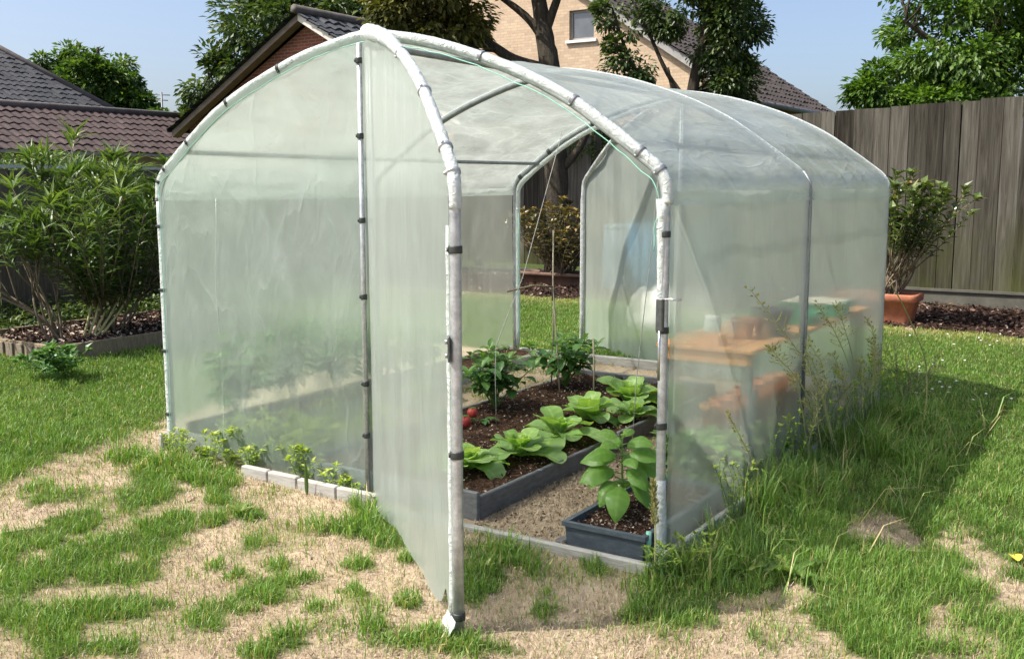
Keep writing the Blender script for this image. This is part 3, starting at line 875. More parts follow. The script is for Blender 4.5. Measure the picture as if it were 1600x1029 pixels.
# ------------------------------------------------------------------ fences
def board_fence(root, name, p0, p1, zt0, zt1, bw0, bw1, zb=0.22, face=1, thick=.022, mat='weathered_board'):
    """boards from p0 to p1 (x,y); tops from zt0 to zt1; all boards of one panel in one mesh"""
    d = Vector((p1[0] - p0[0], p1[1] - p0[1], 0)); ln = d.length; d.normalize()
    nrm = Vector((-d.y, d.x, 0)) * face
    V, F, T = [], [], []
    s = 0.0
    while s < ln:
        bw = rnd.uniform(bw0, bw1)
        gap = rnd.choice([.003, .005, .009, .013])
        e = min(s + bw - gap, ln)
        off = rnd.uniform(-.006, .008)
        zt = zt0 + (zt1 - zt0) * (s + e) / 2 / ln + rnd.uniform(-.012, .012)
        a = Vector((p0[0], p0[1], 0)) + d * s + nrm * off
        b = Vector((p0[0], p0[1], 0)) + d * e + nrm * off
        t = nrm * thick
        sk = rnd.uniform(-.003, .003)
        o = len(V)
        zz = gz((a.x + b.x) / 2, a.y) + zb
        tl = d * sk
        for q, zq, k in ((a, zz, 0), (b, zz, 0), (b + t, zz, 0), (a + t, zz, 0), (a, zt, 1), (b, zt + rnd.uniform(-.004, .004), 1), (b + t, zt, 1), (a + t, zt, 1)):
            V.append((q.x + tl.x * k, q.y + tl.y * k, zq))
        F += [(o, o + 3, o + 2, o + 1), (o + 4, o + 5, o + 6, o + 7), (o, o + 1, o + 5, o + 4), (o + 1, o + 2, o + 6, o + 5), (o + 2, o + 3, o + 7, o + 6), (o + 3, o, o + 4, o + 7)]
        T += [rnd.random()] * 8
        s += bw
    return npmesh(name, V, [np.array(F)], mat, root, tint=T, smooth=False)

rf = thing('board_fence', 'tall weathered vertical board fence along the rear of the garden', 'fence', (0, 9.52, 0.1))
board_fence(rf, 'board_panel', (-8, 9.52), (9.5, 9.52), 2.14, 2.86, .17, .29, zb=.20, face=1)
board_fence(rf, 'added_gap_boards', (-8.1, 9.56), (9.6, 9.56), 2.10, 2.82, .15, .16, zb=.20, face=1, thick=.012)  # extra layer added behind the gaps to block the sky and keep them dark
mb = MB()
mb.box((-8, 9.495, .08), (9.5, 9.535, .30)); mb.build('gravel_board', 'concrete', rf)
for z in (.75, 1.7):
    MB().box((-8, 9.585, z), (9.5, 9.63, z + .09)).build('rail', 'old_plank', rf)
mb = MB().box((-8, 9.470, .305), (9.5, 9.512, .335)); mb.build('ledge_rail', 'concrete', rf)
for xx in (-7.5, -4.6, -1.7, 1.2, 4.1, 7.0):
    MB().box((xx, 9.635, 0), (xx + .1, 9.735, 2.1)).build('post', 'old_plank', rf)

lf = thing('side_fence', 'lower grey board fence with pale top rail behind the oleander bed', 'fence', (-5.8, 3, .1))
board_fence(lf, 'board_panel', (-5.8, -3), (-5.8, 9.4), 1.76, 1.78, .14, .2, zb=.02, face=-1, mat='side_board')
MB().box((-5.825, -3, 1.785), (-5.755, 9.4, 1.815)).build('top_rail', 'white_rail', lf)
MB().box((-5.90, -3, 1.2), (-5.85, 9.4, 1.3)).build('rail', 'old_plank', lf)
for yy in (-2, .4, 2.8, 5.2, 7.6):
    MB().box((-6.0, yy, 0), (-5.905, yy + .09, 1.72)).build('post', 'old_plank', lf)

# ------------------------------------------------------------------ houses
def tile_roof(name, p, u, v, nu, nv, mat, root, th=.035, rnd_h=.012, clip=None):
    """p lower-left corner, u along the eave (full length), v up the slope; nu tiles, nv courses"""
    p, u, v = np.array(p, float), np.array(u, float), np.array(v, float)
    nn = np.cross(u, v); nn /= np.linalg.norm(nn)
    if nn[2] < 0:
        nn = -nn
    sub = 5
    ss = np.linspace(0, 1, nu * sub + 1)
    ph = (np.arange(nu * sub + 1) % sub) / sub
    wav = .022 * np.sin(ph * 2 * PI)
    V, F = [], []
    for j in range(nv):
        jit = np.repeat(rng.normal(0, rnd_h, nu + 1), sub)[:nu * sub + 1]
        t0, t1 = j / nv - .012, (j + 1) / nv
        off = (j % 2) * .5 * 0
        o = len(V)
        rows = [(t0, -.03 + wav * 0), (t0 + jit * .12 / nv, th + wav + jit), (t1, .004 + wav)]
        for t, hgt in rows:
            t = np.broadcast_to(t, ss.shape); hgt = np.broadcast_to(hgt, ss.shape)
            s2 = ss
            if clip is not None:
                lo, hi = clip(np.clip(t, 0, 1))
                s2 = lo + (hi - lo) * ss
            V += list(p + u * s2[:, None] + v * t[:, None] + nn * hgt[:, None])
        m = len(ss)
        for k in range(2):
            a = o + k * m + np.arange(m - 1)
            F.append(np.stack([a, a + 1, a + 1 + m, a + m], -1))
    return npmesh(name, V, [np.concatenate(F)], mat, root, smooth=False)

# maroon-roofed bungalow left
bh = thing('bungalow', 'long low bungalow with maroon pantile roof beyond the left fence', 'house', (-24, 14, 0))
MB().box((-26.2, 6, -.2), (-22.7, 24, 2.55)).build('wall', 'stucco', bh)
tile_roof('roof', (-22.34, 5.5, 2.61), (0, 19, 0), (-3.0, 0, 1.42), 64, 7, 'maroon_tile', bh)
tile_roof('roof', (-28.34, 5.5, 2.61), (0, 19, 0), (3.0, 0, 1.42), 64, 7, 'maroon_tile', bh)
MB().tube([(-25.34, 5.4, 4.06), (-25.34, 24.6, 4.06)], .13, 8).build('ridge', 'ridge_tile', bh)
MB().box((-22.36, 5.4, 2.50), (-22.27, 24.6, 2.585)).build('gutter', 'verge_white', bh)

# black-roofed house behind it (hipped end towards the right)
kh = thing('black_roofed_house', 'house with black pantile hipped roof rising behind the bungalow', 'house', (-36, 16, 0))
MB().box((-40, 5, -.2), (-28.9, 20.2, 4.0)).build('wall', 'stucco', kh)
HH = 9.2 - 4.2
tile_roof('roof', (-28.36, 3.82, 4.2), (0, 17.0, 0), (-8.0, 0, 4.88), 60, 26, 'dark_tile', kh, clip=lambda t: (0.0 * t, 1 - t * 0.259))
MB().tube([(-28.36, 20.82, 4.24), (-36.36, 16.42, 9.12)], .11, 8).build('hip_ridge', 'ridge_tile', kh)
tile_roof('roof', (-28.36, 20.82, 4.2), (-16, 0, 0), (0, -4.4, 4.88), 48, 26, 'dark_tile', kh, clip=lambda t: (t * .5, 1 - t * .5))

# red brick gable house
rh = thing('brick_house', 'red brick house with steep dark tiled gable behind the greenhouse', 'house', (-12.3, 14, 0))
GX, GY = -12.30, 13.68
ez, az_ = 3.02, 5.50
hw = GX + 16.79
mb = MB()
yb = GY + 7.0
prof = [(GX - hw + .35, 0), (GX + hw - .35, 0), (GX + hw - .35, ez + .0), (GX, az_ - .28), (GX - hw + .35, ez + .0)]
n_ = len(prof)
vs = [(a, GY + .28, b) for a, b in prof] + [(a, yb, b) for a, b in prof]
fs = [tuple(range(n_)), tuple(range(n_, 2 * n_))[::-1]] + [(i, n_ + i, n_ + (i + 1) % n_, (i + 1) % n_) for i in range(n_)]
mb.add(vs, fs); mb.build('wall', 'red_brick', rh)
tile_roof('roof', (GX - hw, GY - .1, ez - .03), (0, 7.4, 0), (hw, 0, az_ - ez), 24, 14, 'dark_tile', rh)
tile_roof('roof', (GX + hw, GY - .1, ez - .03), (0, 7.4, 0), (-hw, 0, az_ - ez), 24, 14, 'dark_tile', rh)
for s, mt in ((-1, 'barge_paint'), (1, 'pale_barge')):
    a = Vector((GX + s * hw, GY, ez - .06)); b = Vector((GX, GY, az_ - .06))
    q = Vector((0, 0, -.15))
    y2 = Vector((0, .24, 0))
    vs = [a, b, b + q, a + q, a + y2, b + y2, b + q + y2, a + q + y2]
    MB().add(vs, [(0, 1, 2, 3), (7, 6, 5, 4), (0, 4, 5, 1), (3, 2, 6, 7), (0, 3, 7, 4), (1, 5, 6, 2)]).build('barge_board', mt, rh)
MB().tube([(GX, GY - .12, az_ + .04), (GX, GY + 7.3, az_ + .04)], .10, 8).build('ridge', 'ridge_tile', rh)

# cream brick house
ch = thing('cream_house', 'cream brick house with brown tiled roof and upstairs window above the rear fence', 'house', (-10, 20, 0))
EX, EY, EZ = -3.74, 19.84, 3.56
sl_ = 0.655
CXH = -11.2
AZ = EZ + (EX - CXH) * sl_
ye = EY + 7.0
hw = EX - CXH
prof = [(CXH - hw + .5, 0), (EX - .5, 0), (EX - .5, EZ + .5 * sl_ - .14), (CXH, AZ - .14), (CXH - hw + .5, EZ + .5 * sl_ - .14)]
vs = [(a, EY + .15, b) for a, b in prof] + [(a, ye - .1, b) for a, b in prof]
WX0, WX1, WZ0, WZ1 = -8.84, -8.10, 5.30, 6.05
MB().add(vs[5:], [tuple(range(5))[::-1]]).build('rear_wall', 'cream_brick', ch)
# gable wall with a real window opening
mb = MB()
Y0 = EY + .15
def fz(x): return AZ - .14 - abs(x - CXH) * sl_
cols = [CXH - hw + .5, CXH, WX0, WX1, EX - .5]
for i in range(4):
    a, b = cols[i], cols[i + 1]
    if i == 2:
        mb.add([(a, Y0, 0), (b, Y0, 0), (b, Y0, WZ0), (a, Y0, WZ0)], [(0, 1, 2, 3)])
        mb.add([(a, Y0, WZ1), (b, Y0, WZ1), (b, Y0, fz(b)), (a, Y0, fz(a))], [(0, 1, 2, 3)])
    else:
        mb.add([(a, Y0, 0), (b, Y0, 0), (b, Y0, fz(b)), (a, Y0, fz(a))], [(0, 1, 2, 3)])
for (a, b, c, d) in (((WX0, WZ0), (WX1, WZ0), 0, 0), ((WX1, WZ0), (WX1, WZ1), 0, 0), ((WX1, WZ1), (WX0, WZ1), 0, 0), ((WX0, WZ1), (WX0, WZ0), 0, 0)):
    mb.add([(a[0], Y0, a[1]), (b[0], Y0, b[1]), (b[0], Y0 + .16, b[1]), (a[0], Y0 + .16, a[1])], [(0, 1, 2, 3)])
mb.build('wall', 'cream_brick', ch)
MB().box((EX - .75, Y0 + .01, 0), (EX - .5, ye, EZ + .1)).build('side_wall', 'orange_brick', ch)
win = MB()
for (a, b) in (((WX0, WZ0), (WX0 + .06, WZ1)), ((WX1 - .06, WZ0), (WX1, WZ1)), ((WX0 + .06, WZ0), (WX1 - .06, WZ0 + .06)), ((WX0 + .06, WZ1 - .06), (WX1 - .06, WZ1))):
    win.box((a[0], Y0 + .08, a[1]), (b[0], Y0 + .15, b[1]))
wf = win.build('window', 'window_frame_paint', ch)
MB().box((WX0 + .06, Y0 + .11, WZ0 + .06), (WX1 - .06, Y0 + .13, WZ1 - .06)).build('pane', 'window_glass', wf)
MB().box((WX0 - .08, Y0 - .07, WZ0 - .07), (WX1 + .08, Y0 + .07, WZ0 - .002)).build('sill', 'white_sill', wf)
tile_roof('roof', (EX, EY - .1, EZ), (0, 7.2, 0), (-hw, 0, AZ - EZ), 26, 30, 'brown_tile', ch)
tile_roof('roof', (EX - 2 * hw, EY - .1, EZ), (0, 7.2, 0), (hw, 0, AZ - EZ), 26, 30, 'brown_tile', ch)
a = Vector((EX, EY - .02, EZ - .02)); b = Vector((CXH, EY - .02, AZ - .02)); q = Vector((0, 0, -.22)); y2 = Vector((0, .10, 0))
vs = [a, b, b + q, a + q, a + y2, b + y2, b + q + y2, a + q + y2]
MB().add(vs, [(0, 1, 2, 3), (7, 6, 5, 4), (0, 4, 5, 1), (3, 2, 6, 7), (0, 3, 7, 4), (1, 5, 6, 2)]).build('barge_board', 'verge_white', ch)
a = Vector((EX + .1, ye + .06, EZ - .05)); b = Vector((CXH, ye + .06, AZ + .01)); q = Vector((0, 0, -.25)); y2 = Vector((0, .10, 0))
vs = [a, b, b + q, a + q, a + y2, b + y2, b + q + y2, a + q + y2]
MB().add(vs, [(0, 1, 2, 3), (7, 6, 5, 4), (0, 4, 5, 1), (3, 2, 6, 7), (0, 3, 7, 4), (1, 5, 6, 2)]).build('barge_board', 'verge_white', ch)
MB().tube([(EX + .06, EY - .1, EZ - .06), (EX + .06, ye + .15, EZ - .06)], .07, 8).build('gutter', 'gutter_grey', ch)
MB().tube([(CXH, EY - .1, AZ + .05), (CXH, ye + .1, AZ + .05)], .11, 8).build('ridge', 'ridge_tile', ch)

# aerial on a far roof
am = thing('aerial_mast', 'thin aerial mast with short cross bars against the sky', 'aerial', (-28.8, 23, 3))
MB().tube([(-28.8, 23, 0), (-28.8, 23, 5.2)], .035, 6).build('mast', 'aerial_metal', am)
for z, s in ((5.12, .42), (4.92, .3), (4.6, .2)):
    MB().tube([(-28.8 - s * .8, 23 - s * .3, z), (-28.8 + s * .8, 23 + s * .3, z - .04)], .02, 5).build('cross_bar', 'aerial_metal', am)

# ------------------------------------------------------------------ trees
def limb(mb, a, b, r0, r1, bend=.15, n=7, k=7):
    a, b = Vector(a), Vector(b)
    ln = (b - a).length
    j = Vector((rnd.uniform(-1, 1), rnd.uniform(-1, 1), rnd.uniform(-.3, 1))) * ln * bend
    pts = [a + (b - a) * t + j * math.sin(PI * t) + Vector((rnd.uniform(-1, 1), rnd.uniform(-1, 1), rnd.uniform(-1, 1))) * ln * .015 for t in [i / n for i in range(n + 1)]]
    mb.tube(pts, [r0 + (r1 - r0) * (i / n) for i in range(n + 1)], k)
    return pts

def tree(name, label, base, trunk, crowns, leafmat, nleaf, ll, cat='tree', limbs=(), droop=.25, group=None, bark='bark', twig=.5):
    """trunk: [(point, radius)...]; crowns: [(centre, radii, share, clumps, clump_radius)]"""
    t = thing(name, label, cat, base, group)
    mb = MB()
    P = catmull([p for p, r in trunk], 5)
    rr = []
    for i in range(len(P)):
        q = i / 5; k = min(int(q), len(trunk) - 2); f = q - k
        rr.append(trunk[k][1] * (1 - f) + trunk[k + 1][1] * f)
    mb.tube(P, rr, 12, wob=.12)
    for lm in limbs:
        pp = catmull([p for p, r in lm], 5)
        r_ = []
        for i in range(len(pp)):
            q = i / 5; k = min(int(q), len(lm) - 2); f = q - k
            r_.append(lm[k][1] * (1 - f) + lm[k + 1][1] * f)
        mb.tube(pp, r_, 8, wob=.1)
    pts_all = [p for p in P] + [q for lm in limbs for q in catmull([p for p, r in lm], 5)]
    LP, LD, LT = [], [], []
    for (c, rad, share, ncl, cr) in crowns:
        c = np.array(c); rad = np.array(rad)
        nl = int(nleaf * share)
        d = rdir(ncl); q = (0.35 + .65 * rng.random(ncl) ** .5)[:, None]
        cc = c + d * rad * q
        # light twigs from the nearest wood into each clump
        for k in range(ncl):
            if rnd.random() < twig:
                tgt = Vector(cc[k])
                s = min(pts_all, key=lambda p: (p - tgt).length + (1.2 if p.z > tgt.z else 0))
                limb(mb, s, tgt, .012 + .010 * (tgt - s).length, .006, .12, 5, 5)
        w_ = rng.random(ncl) + .35
        w_ = (w_ / w_.sum() * nl).astype(int) + 1
        for k in range(ncl):
            m = w_[k]
            r_ = cr * (.6 + .8 * rnd.random())
            dd = rdir(m)
            pp = cc[k] + dd * (rng.random(m) ** .4)[:, None] * r_ * np.array([1, 1, .72])
            LP.append(pp)
            out = unit((pp - c) / rad)
            LD.append(dd * .7 + out * .5 + np.array([0, 0, -.25]) + rdir(m) * .5)
            LT.append(np.clip(rng.random(m) * .75 + .35 * (rnd.random() - .35), 0, 1))
    LP, LD, LT = np.concatenate(LP), np.concatenate(LD), np.concatenate(LT)
    n = len(LP)
    U = np.tile([0, 0, 1.0], (n, 1)) + rdir(n) * .6
    V, F = quads_leaves(LP, LD, U, ll * (.6 + .8 * rng.random(n)), ll * .55 * (.7 + .6 * rng.random(n)), droop)
    mb.build('trunk', bark, t)
    npmesh('crown', V, [F], leafmat, t, tint=np.repeat(LT, 4), smooth=False)
    return t

tree('garden_tree', 'olive leaved tree with dark forked trunk standing before the rear fence', (-2.64, 8.9, .15),
     [((-2.64, 8.9, .05), .21), ((-2.66, 8.9, 1.2), .175), ((-2.70, 8.9, 2.2), .16), ((-2.78, 8.9, 3.2), .145), ((-2.90, 8.92, 3.75), .125), ((-3.05, 8.95, 4.6), .09), ((-3.0, 9, 5.6), .05)],
     [((-4.35, 8.15, 4.0), (.74, .8, .62), .42, 42, .28), ((-4.1, 8.3, 3.75), (.45, .5, .35), .10, 12, .22), ((-4.3, 8.2, 5.0), (1.5, 1.2, .6), .22, 26, .34), ((-2.4, 8.9, 4.9), (1.1, 1.0, .5), .14, 18, .3), ((-4.75, 8.0, 4.5), (.5, .6, .35), .12, 12, .25)],
     'olive_leaf', 12500, .105, limbs=[
         [((-2.80, 8.9, 3.20), .085), ((-3.3, 8.75, 3.36), .075), ((-3.75, 8.6, 3.68), .06), ((-4.2, 8.4, 3.98), .035), ((-4.75, 8.1, 4.2), .015)],
         [((-2.86, 8.9, 3.6), .07), ((-3.15, 8.85, 3.95), .055), ((-3.6, 8.7, 4.3), .035), ((-4.2, 8.4, 4.7), .02)],
         [((-2.88, 8.92, 3.70), .07), ((-2.68, 8.95, 4.2), .055), ((-2.45, 8.95, 4.8), .035)],
         [((-2.66, 8.9, 1.75), .07), ((-2.35, 8.98, 2.1), .055), ((-2.15, 9.05, 2.6), .04), ((-2.0, 9.1, 3.1), .02)]], twig=.8)

tree('dense_tree', 'dark dense tree with bare lower branches between the cream house and the sky', (-1.75, 11.4, .1),
     [((-1.75, 11.4, 0), .15), ((-1.8, 11.4, 1.8), .12), ((-1.7, 11.4, 3.0), .09), ((-1.5, 11.5, 4.2), .06), ((-1.4, 11.5, 5.0), .03)],
     [((-1.28, 11.75, 3.95), (.52, .6, .62), .33, 40, .24), ((-1.18, 11.8, 3.15), (.42, .5, .42), .17, 20, .22), ((-1.55, 11.6, 4.75), (.75, .7, .55), .24, 28, .26), ((-2.55, 11.0, 3.55), (.42, .4, .42), .10, 14, .17), ((-2.75, 10.9, 4.15), (.4, .4, .3), .05, 8, .16), ((-2.0, 11.3, 4.3), (.45, .5, .4), .11, 14, .2)],
     'dark_leaf', 16500, .085, limbs=[
         [((-1.75, 11.4, 2.4), .055), ((-2.2, 11.15, 2.9), .045), ((-2.55, 10.95, 3.5), .03), ((-2.8, 10.8, 4.3), .015)],
         [((-1.72, 11.4, 2.8), .05), ((-2.05, 11.25, 3.3), .035), ((-2.3, 11.1, 3.9), .025), ((-2.6, 11, 4.5), .012)],
         [((-1.8, 11.4, 2.2), .045), ((-2.3, 11.1, 2.6), .03), ((-2.8, 10.8, 2.95), .018)],
         [((-1.75, 11.4, 2.5), .04), ((-1.95, 11.3, 2.95), .03), ((-2.05, 11.25, 3.4), .02)]], twig=.9)

tree('bright_tree', 'tall bright green leafy tree rising over the rear fence at the right', (2.3, 14.2, 0),
     [((2.3, 14.2, 0), .22), ((2.35, 14.2, 2.0), .19), ((2.2, 14.2, 3.6), .15), ((2.1, 14.2, 5.2), .09), ((2.2, 14.2, 6.4), .04)],
     [((1.75, 13.9, 3.75), (1.15, 1.2, 1.0), .46, 80, .33), ((.75, 13.0, 3.0), (.42, .6, .5), .10, 18, .24), ((1.5, 13.4, 2.75), (1.1, .7, .35), .16, 26, .28), ((2.1, 14.1, 5.1), (1.5, 1.5, .9), .26, 46, .38), ((3.4, 14.6, 3.9), (1.0, 1.1, 1.0), .18, 34, .34)],
     'bright_leaf', 25000, .105, limbs=[
         [((2.25, 14.2, 2.8), .09), ((1.7, 13.9, 3.5), .06), ((1.0, 13.4, 4.1), .03)],
         [((2.3, 14.2, 2.4), .08), ((1.6, 13.7, 2.8), .05), ((.9, 13.1, 3.1), .025)],
         [((2.2, 14.2, 3.4), .08), ((2.7, 14.3, 4.3), .05), ((3.4, 14.5, 4.8), .025)]], twig=.5)

tree('backdrop_tree', 'large dark green tree behind the red brick house', (-21.5, 23.4, 0),
     [((-21.5, 23.4, 0), .4), ((-21.5, 23.4, 3), .34), ((-21.3, 23.4, 6), .22), ((-21.3, 23.4, 9), .08)],
     [((-21.8, 23.1, 6.6), (2.7, 2.6, 2.1), .50, 95, .62), ((-24.0, 21.6, 5.2), (1.0, 1.2, 1.2), .14, 24, .5), ((-24.5, 21.3, 3.9), (.7, 1.0, .6), .05, 10, .4), ((-19.4, 24.6, 7.2), (2.2, 2.0, 1.5), .31, 54, .6)],
     'dark_leaf', 17000, .26, limbs=[[((-21.5, 23.4, 4), .2), ((-22.8, 22.6, 5.2), .12), ((-24, 21.8, 6), .05)]], twig=.3)

tree('far_tree', 'rounded yellow green tree behind the black roof', (-35.4, 25, 0),
     [((-35.4, 25, 0), .4), ((-35.4, 25, 3), .3), ((-35.4, 25, 6), .15), ((-35.4, 25, 7.6), .05)],
     [((-35.6, 24.9, 6.0), (1.75, 1.9, 1.7), .62, 78, .42), ((-34.2, 25.6, 5.0), (1.0, 1.2, .85), .22, 28, .4), ((-37.1, 24.0, 6.8), (.85, 1.0, .6), .16, 18, .35)],
     'broadleaf', 11500, .26, twig=.6)

# far leafy mass closing the gap between houses, below the aerial
tree('low_tree', 'small dark tree at the foot of the aerial mast', (-27.2, 22.2, 0),
     [((-27.2, 22.2, 0), .12), ((-27.2, 22.2, 2.5), .09), ((-27.2, 22.2, 4), .04)],
     [((-27.0, 22.2, 3.9), (.8, .9, .45), 1.0, 22, .3)], 'broadleaf', 2600, .2, twig=.3)

# hedge showing above the left fence, and ivy over the rear one
def leafy_mass(name, label, cat, boxes, mat, n, ll, stemmat='twig'):
    P = []
    for (a, b, share) in boxes:
        P.append(rng.uniform(a, b, (int(n * share), 3)))
    P = np.concatenate(P)
    P[:, 2] -= rng.random(len(P)) * .12 * (1 + np.sin(P[:, 1] * 5 + P[:, 0] * 3))
    m = len(P)
    V, F = leaves(P, rdir(m) + np.array([0, 0, .3]), np.tile([0, 0, 1.], (m, 1)) + rdir(m) * .5, ll * (.6 + .8 * rng.random(m)), ll * .4)
    return tag(npmesh(name, V, [F], mat, tint=np.repeat(rng.random(m), 5)), label, cat)
leafy_mass('hedge', 'clipped green hedge showing above the left fence below the bungalow roof', 'hedge', [((-6.9, -.5, 1.0), (-6.1, 4.2, 1.98), 1.0)], 'oleander_leaf', 11000, .10)
leafy_mass('ivy', 'yellow green ivy spilling over the rear fence top', 'ivy', [((-3.1, 9.40, 2.12), (-1.2, 9.85, 2.46), 1.0)], 'bright_leaf', 1500, .075)

# ------------------------------------------------------------------ greenhouse
ARCH = [(1.545, 1.50), (1.538, 1.585), (1.50, 1.645), (1.445, 1.690), (1.28, 1.810), (1.065, 1.953), (.785, 2.085), (.445, 2.200), (.185, 2.258), (0, 2.285)]   # (distance from the centre line, height)
half = catmull([(a, 0, b) for a, b in ARCH], 5)
HALF = [(p.x, p.z) for p in half]                 # eave -> apex
def arch_z(d):
    d = abs(d)
    pr = HALF
    for (a0, z0), (a1, z1) in zip(pr[:-1], pr[1:]):
        if a1 <= d <= a0:
            return z0 + (z1 - z0) * (a0 - d) / max(a0 - a1, 1e-9)
    return 1.5
def gnd(x, y):
    return float(gz(x, y))
RIGHT = [(CX + a, b) for a, b in HALF]
LEFT = [(CX - a, b) for a, b in HALF]
FULL = LEFT + RIGHT[::-1][1:]                      # left eave -> right eave

def hoop_path(y, off=0.0, x0=None):
    pts = [(0 - off, y, gnd(0, y) - .15), (-off, y, .4), (-off, y, .8), (-off, y, 1.2)]
    pts += [(x + (x - CX) / 1.545 * off, y, z + (off if z > 1.6 else off * .5)) for x, z in FULL]
    pts += [(W + off, y, 1.2), (W + off, y, .8), (W + off, y, .4), (W + off, y, gnd(W, y) - .15)]
    return pts

gh = thing('greenhouse', 'walk-in polythene greenhouse tunnel with arched tube frame and open front door', 'greenhouse', (CX, LM, 0.04))
for y, mt in ((0.0, 'galvanised'), (LM, 'dull_tube'), (L, 'dull_tube')):
    MB().tube(hoop_path(y), .0195, 12).build('hoop', mt, gh)
for x in (.24, W - .24):
    MB().tube([(x, -.0 + i * L / 8, 1.768 - (.006 * math.sin(PI * i / 8))) for i in range(9)], .0135, 8).build('purlin', 'dull_tube', gh)
MB().tube([(CX, i * L / 8, 2.245) for i in range(9)], .0155, 8).build('ridge_pole', 'dull_tube', gh)
MB().tube([(CX - .026, -.040, gnd(CX, 0) - .1), (CX - .026, -.040, 1.2), (CX - .026, -.036, 2.25)], .0125, 10).build('door_post', 'galvanised', gh)
MB().tube([(CX, L, gnd(CX, L) - .1), (CX, L, 1.2), (CX, L, 2.27)], .0135, 10).build('door_post', 'dull_tube', gh)
for y in (0.02,):
    MB().tube([(CX, 0.0, 2.245), (CX, .06, 2.245)], .024, 10).build('ridge_joint', 'galvanised', gh)

def nz3(x, y, z, k=0.0):
    return mnoise.noise(Vector((x + k, y - k, z + 2 * k)))

def film_grid(name, fn, nrm, nu, nv, mat, parent, amp=.012, sc_=(2.0, 2.0, 1.0), fine=.004, k=0.0, pin=None):
    """a sheet with slack folds; pin(u,v) = 0 where it is held"""
    mb = MB()
    def f(u, v):
        p = Vector(fn(u, v))
        n = Vector(nrm(u, v)) if callable(nrm) else Vector(nrm)
        h = 1.0 if pin is None else pin(u, v)
        q = (p.x * sc_[0], p.y * sc_[1], p.z * sc_[2])
        dq = p.x + p.y
        d = amp * nz3(*q, k) + fine * nz3(q[0] * 4, q[1] * 4, q[2] * 2.2, k + 9) + fine * .9 * nz3(dq * 7 + p.z * 4, p.z * 1.5, 0, k + 3)
        p = p + n * d * h
        return (p.x, p.y, p.z)
    mb.grid(f, nu, nv)
    return mb.build(name, mat, parent)

# roof film, taut over the hoops and sagging between them
ARC = [(-.026, 1.505)] + [(x + (x - CX) / 1.545 * .021, z + .020) for x, z in FULL[1:-1]] + [(W + .026, 1.505)]
cum = [0]
for (a, b), (c, d) in zip(ARC[:-1], ARC[1:]):
    cum.append(cum[-1] + math.hypot(c - a, d - b))
def arc_at(u):
    s = u * cum[-1]
    for i in range(len(cum) - 1):
        if s <= cum[i + 1] or i == len(cum) - 2:
            t = (s - cum[i]) / (cum[i + 1] - cum[i])
            a, c = ARC[i], ARC[i + 1]
            tx, tz = c[0] - a[0], c[1] - a[1]
            l = math.hypot(tx, tz)
            return a[0] + tx * t, a[1] + tz * t, -tz / l, tx / l
def roof_fn(u, v):
    x, z, nx, nz_ = arc_at(u)
    y = -.025 + v * (L + .05)
    ph = (y % LM) / LM
    sag = math.sin(PI * min(max(ph, 0), 1)) ** 1.2 if 0 < y < L else 0
    top = math.sin(PI * u)
    rest = max(math.exp(-((x - .24) / .07) ** 2), math.exp(-((x - W + .24) / .07) ** 2), math.exp(-((x - CX) / .09) ** 2))
    s = -.056 * sag * (.35 + .65 * top) * (1 - .75 * rest)
    # folds drawn tight from the eaves towards the hoops
    fold = .007 * sag * math.sin(y * 21 + u * 26 + 3 * nz3(x, y, z)) * max(0, nz3(x * 1.3, y * 1.3, z, 5) + .25)
    s += fold
    return (x + nx * s, y, z + nz_ * s)
film_grid('roof_film', roof_fn, lambda u, v: (arc_at(u)[2], 0, arc_at(u)[3]), 130, 130, 'roof_film', gh, amp=.022, sc_=(1.4, 3.0, 1.4), fine=.005, pin=lambda u, v: .15 + .85 * abs(math.sin(2 * PI * v)) ** .7)

# side walls
def side_fn(x, out):
    def f(u, v):
        y = .012 + u * (L - .02)
        z0 = gnd(x, y) + .015
        z = z0 + v * (1.56 - z0)
        ph = (y % LM) / LM
        b = .012 * math.sin(PI * ph) * math.sin(PI * v)
        fold = .011 * math.sin((u * 2 % 1) * 22 + v * 11) * max(0, v - .45) * math.sin(PI * ph)
        return (x + out * (.021 + b + fold), y, z)
    return f
film_grid('side_film', side_fn(W, 1), (1, 0, 0), 100, 44, 'side_film', gh, amp=.014, sc_=(1, 2.2, 1.1), fine=.004, k=2, pin=lambda u, v: min(1, 8 * v * (1.02 - v)) )
film_grid('side_film', side_fn(0, -1), (-1, 0, 0), 100, 44, 'side_film', gh, amp=.014, sc_=(1, 2.2, 1.1), fine=.004, k=4, pin=lambda u, v: min(1, 8 * v * (1.02 - v)))

# fixed front half, left of the door
def front_fn(u, v):
    x = .004 + u * (CX - .006)
    z0 = gnd(x, 0) + .02
    z1 = arch_z(x - CX) + .012
    return (x, -.021, z0 + v * (z1 - z0))
def fold_v(u, v):
    return 1.0
film_grid('front_film', front_fn, (0, -1, 0), 90, 110, 'front_film', gh, amp=.024, sc_=(1.4, 1, 1.0), fine=.0065, k=7, pin=lambda u, v: min(1, 10 * u * (1.0 - u) + .1))
# crease running down the front panel
MB().tube([(.46 + .012 * math.sin(i * .7), -.026 - .004 * math.sin(i), .09 + i * .13) for i in range(12)], .0011, 4).build('crease', 'sleeve_film', gh)

# fixed rear half (right) 
film_grid('rear_film', lambda u, v: (CX + u * (CX - .006), L + .021, gnd(2.5, L) + .02 + v * (arch_z(u * CX) - gnd(2.5, L))), (0, 1, 0), 50, 60, 'rear_film', gh, amp=.016, sc_=(1.6, 1, 1.2), k=11)

